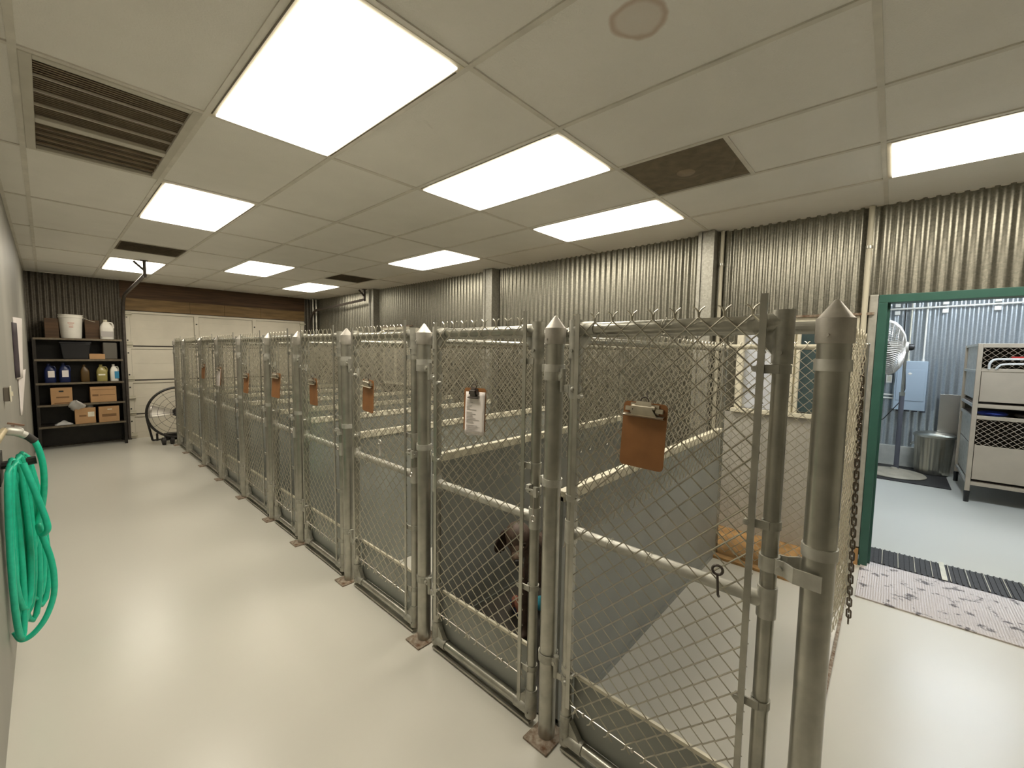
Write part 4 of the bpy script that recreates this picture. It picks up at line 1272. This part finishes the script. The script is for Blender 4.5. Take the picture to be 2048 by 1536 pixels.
# the strand that swings out on the right and sweeps under the coil
mb = MB()
mb.tube(spl([(-.060, 2.92, 1.06), (-.025, 2.90, .90), (.000, 2.90, .77), (.002, 2.90, .72), (-.018, 2.92, .70), (-.026, 2.94, .74), (-.012, 2.95, .66), (.006, 2.95, .56), (.013, 2.95, .46), (.006, 2.95, .36), (-.025, 2.93, .27), (-.068, 2.92, .215), (-.104, 2.92, .205), (-.124, 2.93, .25)]), HR, 10)
obj('loose_end', mb, M['hose'], t)
mb = MB()
mb.tube(spl([(-.022, 2.98, 1.155), (-.008, 2.99, 1.10), (.001, 3.0, 1.02), (.000, 3.02, .92), (-.010, 3.04, .82), (-.03, 3.05, .72), (-.05, 3.05, .6)]), HR, 10)
obj('supply_strand', mb, M['hose'], t)
mb = MB(); mb.tube([(-.14, 3.03, 1.04), (-.07, 3.03, 1.045), (-.02, 3.03, 1.05)], .02, 8); mb.bx(-.14, -.132, 2.93, 3.13, .96, 1.10)
tag(obj('hose_hook', mb, M['black'], loc=(-.13, 3.03, 1.04)), 'black wall bracket holding the green hose coil', 'hook')
t = thing('hose_tap', 'brass wall tap with dark hose coupling above the green hose', 'tap', (-.10, 2.95, 1.2))
mb = MB(); mb.cyl((-.118, 2.2, 1.235), (-.112, 2.94, 1.222), .013, n=12); mb.bx(-.14, -.118, 2.5, 2.54, 1.21, 1.25); obj('supply_pipe', mb, M['brass'], t)
mb = MB(); mb.lathe([(.016, 0), (.022, .01), (.022, .05), (.016, .06)], (-.112, 2.94, 1.222), 14, (.9, .3, -.3)); mb.tube([(-.085, 2.95, 1.21), (-.06, 2.96, 1.195), (-.048, 2.965, 1.185)], .017, 10); obj('valve_body', mb, M['galv_pale'], t)
mb = MB(); mb.obx((-.075, 2.95, 1.245), (.055, .018, .008), Matrix.Rotation(.3, 3, 'Y')); mb.cyl((-.085, 2.95, 1.21), (-.085, 2.95, 1.24), .006, n=8); obj('lever', mb, mat('rust_lever', (.2, .12, .08), .6), t)
mb = MB(); mb.tube([(-.05, 2.965, 1.188), (-.036, 2.972, 1.173), (-.021, 2.98, 1.152)], .0165, 12); obj('coupling', mb, M['rubber'], t)

# outlet box and hanging papers
t = thing('switch_box', 'small brown metal switch box on the left wall above the hose', 'switch box', (-.13, 3.72, 1.33))
mb = MB(); mb.bx(LX, LX + .024, 3.68, 3.76, 1.292, 1.372); obj('box_body', mb, M['outlet'], t, smooth=False, bevel=.003)
mb = MB(); mb.bx(LX + .024, LX + .028, 3.675, 3.765, 1.287, 1.377); mb.bx(LX + .028, LX + .036, 3.715, 3.725, 1.32, 1.345); obj('cover_plate', mb, M['cream'], t, smooth=False)
t = thing('wall_poster', 'curling white and purple papers pinned on the left wall', 'poster', (LX + .02, 5.6, 1.5))
mb = MB()
def pos(u, v): return (LX + .003 + .045 * math.sin(PI * u) * (1 - .4 * v), 5.35 + .50 * u, 1.85 - .52 * v)
mb.sheet(pos, 10, 6); o = obj('white_sheet', mb, M['paper'], t); o.modifiers.new('t', 'SOLIDIFY').thickness = .001
mb = MB()
def pos2(u, v): return (LX + .002 + .02 * math.sin(PI * u), 5.15 + .45 * u, 1.80 - .45 * v)
mb.sheet(pos2, 8, 6); o = obj('purple_sheet', mb, M['purple'], t); o.modifiers.new('t', 'SOLIDIFY').thickness = .001
mb = MB()
def pos3(u, v): return (LX + .003 + .042 * math.sin(PI * u) * (1 - .8 * v), 5.55 + .42 * u * (1 - .75 * v), 1.40 - .40 * v)
mb.sheet(pos3, 8, 8); o = obj('torn_sheet', mb, M['paper'], t); o.modifiers.new('t', 'SOLIDIFY').thickness = .001

# ------------------------------------------------------------------ things in the next room
# green door leaf, swung open into the next room
ang = math.radians(40)
t = thing('door_2', 'green door leaf swung open beyond the window', 'door', (WT + .05, .02, 0), None, ang)
t['kind'] = 'structure'
mb = MB(); mb.bx(0, .90, -.022, .022, .012, 2.02); obj('leaf', mb, M['green'], t, False, smooth=False, bevel=.003)
for s in (-1, 1):
    mb = MB(); mb.cyl((.83, s * .022, 1.0), (.83, s * .065, 1.0), .012, n=10); mb.ell((.83, s * .075, 1.0), (.03, .03, .03)); obj('knob', mb, M['stainless'], t, False)

# mats at the threshold
t = thing('worn_floor_mat', 'pale worn mat with dark patches lying at the doorway', 'mat', (4.0, -.7, 0))
mb = MB(); mb.bx(3.66, 4.35, -1.6, -.012, 0.0, .010); obj('mat_body', mb, M['doormat'], t, smooth=False, bevel=.003)
t = thing('black_drainage_mat', 'black ribbed rubber mat just inside the doorway', 'mat', (4.53, -.6, 0))
mb = MB(); mb.bx(4.36, 4.71, -.93, -.055, 0, .006); obj('mat_body', mb, M['rubber'], t, smooth=False)
for q in range(28):
    y = -.92 + q * .0305
    mb = MB(); mb.bx(4.365, 4.705, y, y + .010, .006, .013); obj('rib', mb, M['rubber'], t, smooth=False)
mb = MB()
for q in range(9):
    y = -.90 + q * .095
    mb.bx(4.365, 4.705, y, y + .004, .0125, .0145)
obj('worn_line', mb, M['whitedull'], t, smooth=False)
mb = MB(); mb.bx(4.355, 4.72, -.50, -.47, .0146, .017)
tag(obj('threshold_strip', mb, M['cream'], smooth=False, loc=(4.53, -.485, .0146)), 'pale strip lying across the black ribbed mat', 'strip')

# pedestal fan
t = thing('pedestal_fan', 'large silver pedestal fan seen side-on through the doorway', 'fan', (8.0, -.20, 0))
mb = MB(); mb.lathe([(.33, .012), (.335, .02), (.32, .035), (.20, .055), (.05, .075), (.03, .10), (.001, .10)], (7.945, -.205, 0), 40); obj('base', mb, M['fan_base'], t)
mb = MB(); mb.cyl((8.0, -.225, .08), (8.0, -.225, 1.12), .028, n=14); obj('lower_pole', mb, M['fan_pole'], t)
mb = MB(); mb.cyl((8.0, -.225, 1.10), (8.0, -.225, 1.74), .017, n=12); mb.band((8.0, -.225, 1.13), .017, .014, .05); obj('upper_pole', mb, M['galv'], t)
hc = Vector((8.0, -.055, 1.77)); ha = Vector((-.12, -1, .03)).normalized()
R = Vector((0, 0, 1)).rotation_difference(ha).to_matrix()
mb = MB()
prof = [(.06, .175), (.18, .155), (.28, .115), (.35, .06), (.385, 0), (.35, -.05), (.25, -.085), (.10, -.10), (.04, -.10)]
for q in range(72):
    a = 2 * PI * q / 72
    mb.tube([hc + R @ Vector((r_ * math.cos(a), r_ * math.sin(a), z)) for r_, z in prof], .0042, 4)
for r_, z in prof:
    mb.ring(hc + ha * z, r_, .0032, ha, 44, 5)
obj('wire_guard', mb, M['fan_silver'], t)
for q in range(3):
    a0 = 2 * PI * q / 3 + .4
    def blade(u, v, a0=a0):
        r_ = .05 + .30 * u; a = a0 + (v - .5) * (1.3 - .3 * u)
        return hc + R @ Vector((r_ * math.cos(a), r_ * math.sin(a), (v - .5) * .11))
    mb = MB(); mb.sheet(blade, 8, 8); b_ = obj('blade', mb, M['stainless'], t); b_.modifiers.new('t', 'SOLIDIFY').thickness = .003
mb = MB(); mb.lathe([(.001, -.06), (.06, -.05), (.085, 0), (.085, .16), (.07, .20), (.001, .205)], hc, 22, ha); obj('motor', mb, M['fan_silver'], t)
mb = MB(); mb.lathe([(.001, .26), (.03, .255), (.045, .23), (.045, .19), (.001, .188)], hc, 18, ha); obj('rear_knob', mb, M['black'], t)
mb = MB(); mb.tube([(8.0, -.22, 1.72), (8.0, -.24, 1.40), (8.01, -.25, 1.2), (8.03, -.2, 1.0), (8.1, -.05, .75), (8.2, .15, .6)], .006, 6); obj('power_cord', mb, M['black'], t)
mb = MB(); mb.bx(7.50, 8.58, -.74, .35, 0, .011)
tag(obj('rubber_mat', mb, M['rubber'], smooth=False, bevel=.003, loc=(8.0, -.2, 0)), 'dark rubber mat under the pedestal fan', 'mat')

# trash can
tc_ = (8.385, -.60)
t = thing('trash_can', 'ribbed galvanized trash can with lid in the next room', 'trash can', (tc_[0], tc_[1], .011))
mb = MB(); n = 192; vs = []; fs = []
secs = [(0.011, .175), (.02, .18), (.10, .182), (.52, .205), (.53, .212), (.545, .212)]
for z, r_ in secs:
    for q in range(n):
        a = 2 * PI * q / n; rr = r_ + (.004 * math.cos(a * 24) if .05 < z < .52 else 0)
        vs.append((tc_[0] + rr * math.cos(a), tc_[1] + rr * math.sin(a), z))
for i in range(len(secs) - 1):
    for q in range(n):
        fs.append((i * n + q, i * n + (q + 1) % n, (i + 1) * n + (q + 1) % n, (i + 1) * n + q))
fs.append(tuple(reversed(range(n)))); mb.add(vs, fs); obj('can_body', mb, M['galvcan'], t, angle=80)
mb = MB(); mb.lathe([(.215, .53), (.219, .532), (.219, .56), (.20, .575), (.10, .60), (.001, .605)], (tc_[0], tc_[1], 0), 40); obj('lid', mb, M['galvcan'], t)
for s in (-1, 1):
    mb = MB(); mb.tube([(tc_[0] - .06, tc_[1] + s * .205, .42), (tc_[0] - .05, tc_[1] + s * .235, .39), (tc_[0] + .05, tc_[1] + s * .235, .39), (tc_[0] + .06, tc_[1] + s * .205, .42)], .005, 6); obj('handle', mb, M['galvcan'], t)

# electrical panel, outlet, conduits
t = thing('electrical_panel', 'blue-grey electrical panel on the corrugated wall of the next room', 'electrical panel', (AX - .08, -.32, 1.2))
mb = MB(); mb.bx(AX - .13, AX - .012, -.485, -.14, .86, 1.585); obj('cabinet', mb, M['grey_panel'], t, smooth=False, bevel=.006)
mb = MB(); mb.bx(AX - .137, AX - .128, -.465, -.16, 1.0, 1.46); pd = obj('panel_door', mb, M['grey_panel'], t, smooth=False, bevel=.003)
mb = MB(); mb.ell((AX - .138, -.30, 1.40), (.004, .022, .016)); obj('oval_plate', mb, M['white'], pd, label='white oval plate')
mb = MB(); mb.bx(AX - .02, AX - .012, -.50, -.13, .83, .86); obj('shadow_strip', mb, M['fan_pole'], t, smooth=False)  # dark strip painting the shadow just below the cabinet
for y, r_, z0, z1, mt, lab in ((-.43, .012, 1.58, CEIL, M['white'], 'white conduit rising from the right of the electrical panel'), (-.27, .010, 1.58, CEIL, M['cream'], 'cream conduit rising from the middle of the electrical panel'), (-.20, .009, 1.58, CEIL, M['black'], 'dark cable conduit rising from the left of the electrical panel')):
    mb = MB(); mb.cyl((AX - .045, y, z0), (AX - .045, y, z1), r_, n=10); mb.band((AX - .045, y, z0 + .02), r_, .008, .03)
    tag(obj('panel_conduit', mb, mt, loc=(AX - .045, y, z0)), lab, 'conduit', 'conduits above the electrical panel')
mb = MB(); mb.cyl((AX - .075, AY0 + .02, 2.41), (AX - .075, AY1 - .02, 2.325), .013, n=10)
for y in (-.11, -.61, -1.1):
    z = 2.325 + (AY1 - y) / (AY1 - AY0) * .085
    mb.bx(AX - .085, AX - .02, y - .03, y + .03, z - .085, z - .03); mb.bx(AX - .085, AX - .02, y - .03, y + .03, z + .03, z + .075)
tag(obj('wall_pipe_rail', mb, M['white'], loc=(AX - .06, -.8, 2.36)), 'horizontal white pipe high on the back wall of the next room', 'pipe')
t = thing('wall_outlet', 'white outlet box left of the electrical panel behind the fan', 'outlet', (AX - .04, -.075, 1.31))
mb = MB(); mb.bx(AX - .06, AX - .012, -.11, -.04, 1.25, 1.37); obj('outlet_box', mb, M['white'], t, smooth=False, bevel=.004)
mb = MB(); mb.bx(AX - .063, AX - .06, -.095, -.055, 1.27, 1.35); obj('outlet_cover', mb, M['whitedull'], t, smooth=False)
for z, lab in ((1.07, 'upper of two short white pipes left of the electrical panel'), (1.02, 'lower of two short white pipes left of the electrical panel')):
    mb = MB(); mb.cyl((AX - .05, -.14, z), (AX - .05, .5, z), .013, n=8)
    tag(obj('short_pipe', mb, M['white'], loc=(AX - .05, .2, z)), lab, 'pipe', 'short pipes beside the panel')
mb = MB(); mb.obx((8.612, -.77, .56), (.006, .27, 1.12), Matrix.Rotation(.025, 3, 'Y'))
tag(obj('metal_sheet', mb, M['stainless'], smooth=False, bevel=.002, loc=(8.612, -.77, 0)), 'plain stainless sheet leaning against the back wall behind the trash can', 'metal sheet')

# bank of animal cages
CX0, CX1, CY0, CY1 = 7.02, 8.15, -2.25, -.80
t = thing('animal_cage', 'tall tan metal bank of animal cages on casters in the next room', 'cage', (7.5, -1.5, 0))
for x in (CX0, CX1 - .04):
    for y in (CY0, CY1 - .04):
        mb = MB(); mb.bx(x, x + .04, y, y + .04, .13, 1.80); lg = obj('upright', mb, M['tan'], t, smooth=False, bevel=.003)
        mb = MB(); mb.lathe([(.020, .13), (.026, .12), (.022, .06), (.022, .0)], (x + .02, y + .02, 0), 12); obj('caster', mb, M['black'], lg)
fr = [1.79, 1.50, 1.155, 1.09, .985, .76, .60, .27, .20]
def bar(z0, z1, name='crossbar', m=None):
    mb = MB(); mb.bx(CX0, CX0 + .035, CY0 + .04, CY1 - .04, z0, z1); obj(name, mb, m or M['tan'], t, smooth=False, bevel=.002)
bar(1.755, 1.80); bar(1.49, 1.525); bar(1.085, 1.125); bar(.955, .995); bar(.20, .24)
mb = MB(); mb.bx(CX0 + .006, CX0 + .022, CY0 + .045, CY1 - .045, 1.155, 1.49); obj('front_panel', mb, M['tan'], t, smooth=False, bevel=.002)
mb = MB(); mb.bx(CX0 + .006, CX0 + .022, CY0 + .045, CY1 - .045, .27, .66); obj('front_panel', mb, M['tan'], t, smooth=False, bevel=.002)
# diamond expanded metal fronts
for z0, z1 in ((1.525, 1.755), (.66, .955)):
    mb = MB(); ya, yb = CY0 + .045, CY1 - .045; hh = .026; J = int((z1 - z0) / hh); hh = (z1 - z0) / J; k = 44; step = (yb - ya) / k
    for j in range(J):
        mb.tube([(CX0 + .016, ya + step * q, z0 + hh * j + hh * ((q + j) % 2)) for q in range(k + 1)], .0036, 4)
    obj('expanded_mesh', mb, M['tan'], t, smooth=False)
mb = MB()
for z in (1.13, .985, .245):
    mb.bx(CX0 + .03, CX1 - .02, CY0 + .03, CY1 - .03, z - .012, z)
obj('shelf', mb, M['tan_dark'], t, smooth=False)
mb = MB()
for z0, z1 in ((1.50, 1.79), (1.17, 1.49), (.66, .96), (.26, .65)):
    mb.bx(CX0 + .05, CX1 - .05, CY1 - .030, CY1 - .022, z0, z1)
obj('side_panel', mb, M['galv_pale'], t, smooth=False)
mb = MB(); mb.bx(CX0 + .04, CX1, CY0, CY0 + .01, .24, 1.78); mb.bx(CX1 - .02, CX1 - .01, CY0 + .02, CY1 - .04, .24, 1.78); mb.bx(CX0 + .035, CX1 - .01, CY0 + .02, CY1 - .03, 1.775, 1.785)
obj('back_panel', mb, M['tan_dark'], t, smooth=False)
for z in (1.79, 1.49, 1.10, .97, .22):
    mb = MB(); mb.bx(CX0 + .04, CX1 - .04, CY1 - .028, CY1 - .005, z - .018, z + .012); obj('side_rail', mb, M['galv_pale'], t, smooth=False)
mb = MB(); mb.tube(spl([(CX0 - .005, -.895, 1.52), (CX0 - .03, -.895, 1.58), (CX0 - .03, -.925, 1.622), (CX0 - .03, -1.0, 1.63), (CX0 - .03, -1.25, 1.63), (CX0 - .03, -1.29, 1.61), (CX0 - .005, -1.30, 1.52)], 6), .011, 8)
obj('front_handle', mb, M['white_rail'], t)
mb = MB(); mb.tube(spl([(CX0 - .005, -.945, 1.52), (CX0 - .025, -.965, 1.555), (CX0 - .025, -1.01, 1.575), (CX0 - .025, -1.24, 1.575), (CX0 - .005, -1.27, 1.52)], 6), .010, 8)
obj('front_handle', mb, M['white_rail'], t)
mb = MB(); mb.bx(CX0 + .004, CX0 + .010, -1.16, -1.05, 1.64, 1.66); obj('red_tag', mb, M['red_tag'], t, smooth=False)
# things lying on the tray shelf
mb = MB(); mb.ell((CX0 + .14, -.97, 1.018), (.10, .12, .032))
tag(obj('folded_cloth', mb, mat('blue_cloth', (.03, .05, .28), .8, 0, .3, 30), loc=(CX0 + .14, -.97, .985)), 'dark blue cloth on the open tray shelf of the cages', 'cloth')
mb = MB(); mb.ell((CX0 + .16, -1.24, 1.012), (.10, .11, .026))
tag(obj('folded_cloth', mb, mat('brown_cloth', (.16, .12, .10), .8, 0, .3, 30), loc=(CX0 + .16, -1.24, .985)), 'brown cloth beside the blue one on the cage tray shelf', 'cloth')
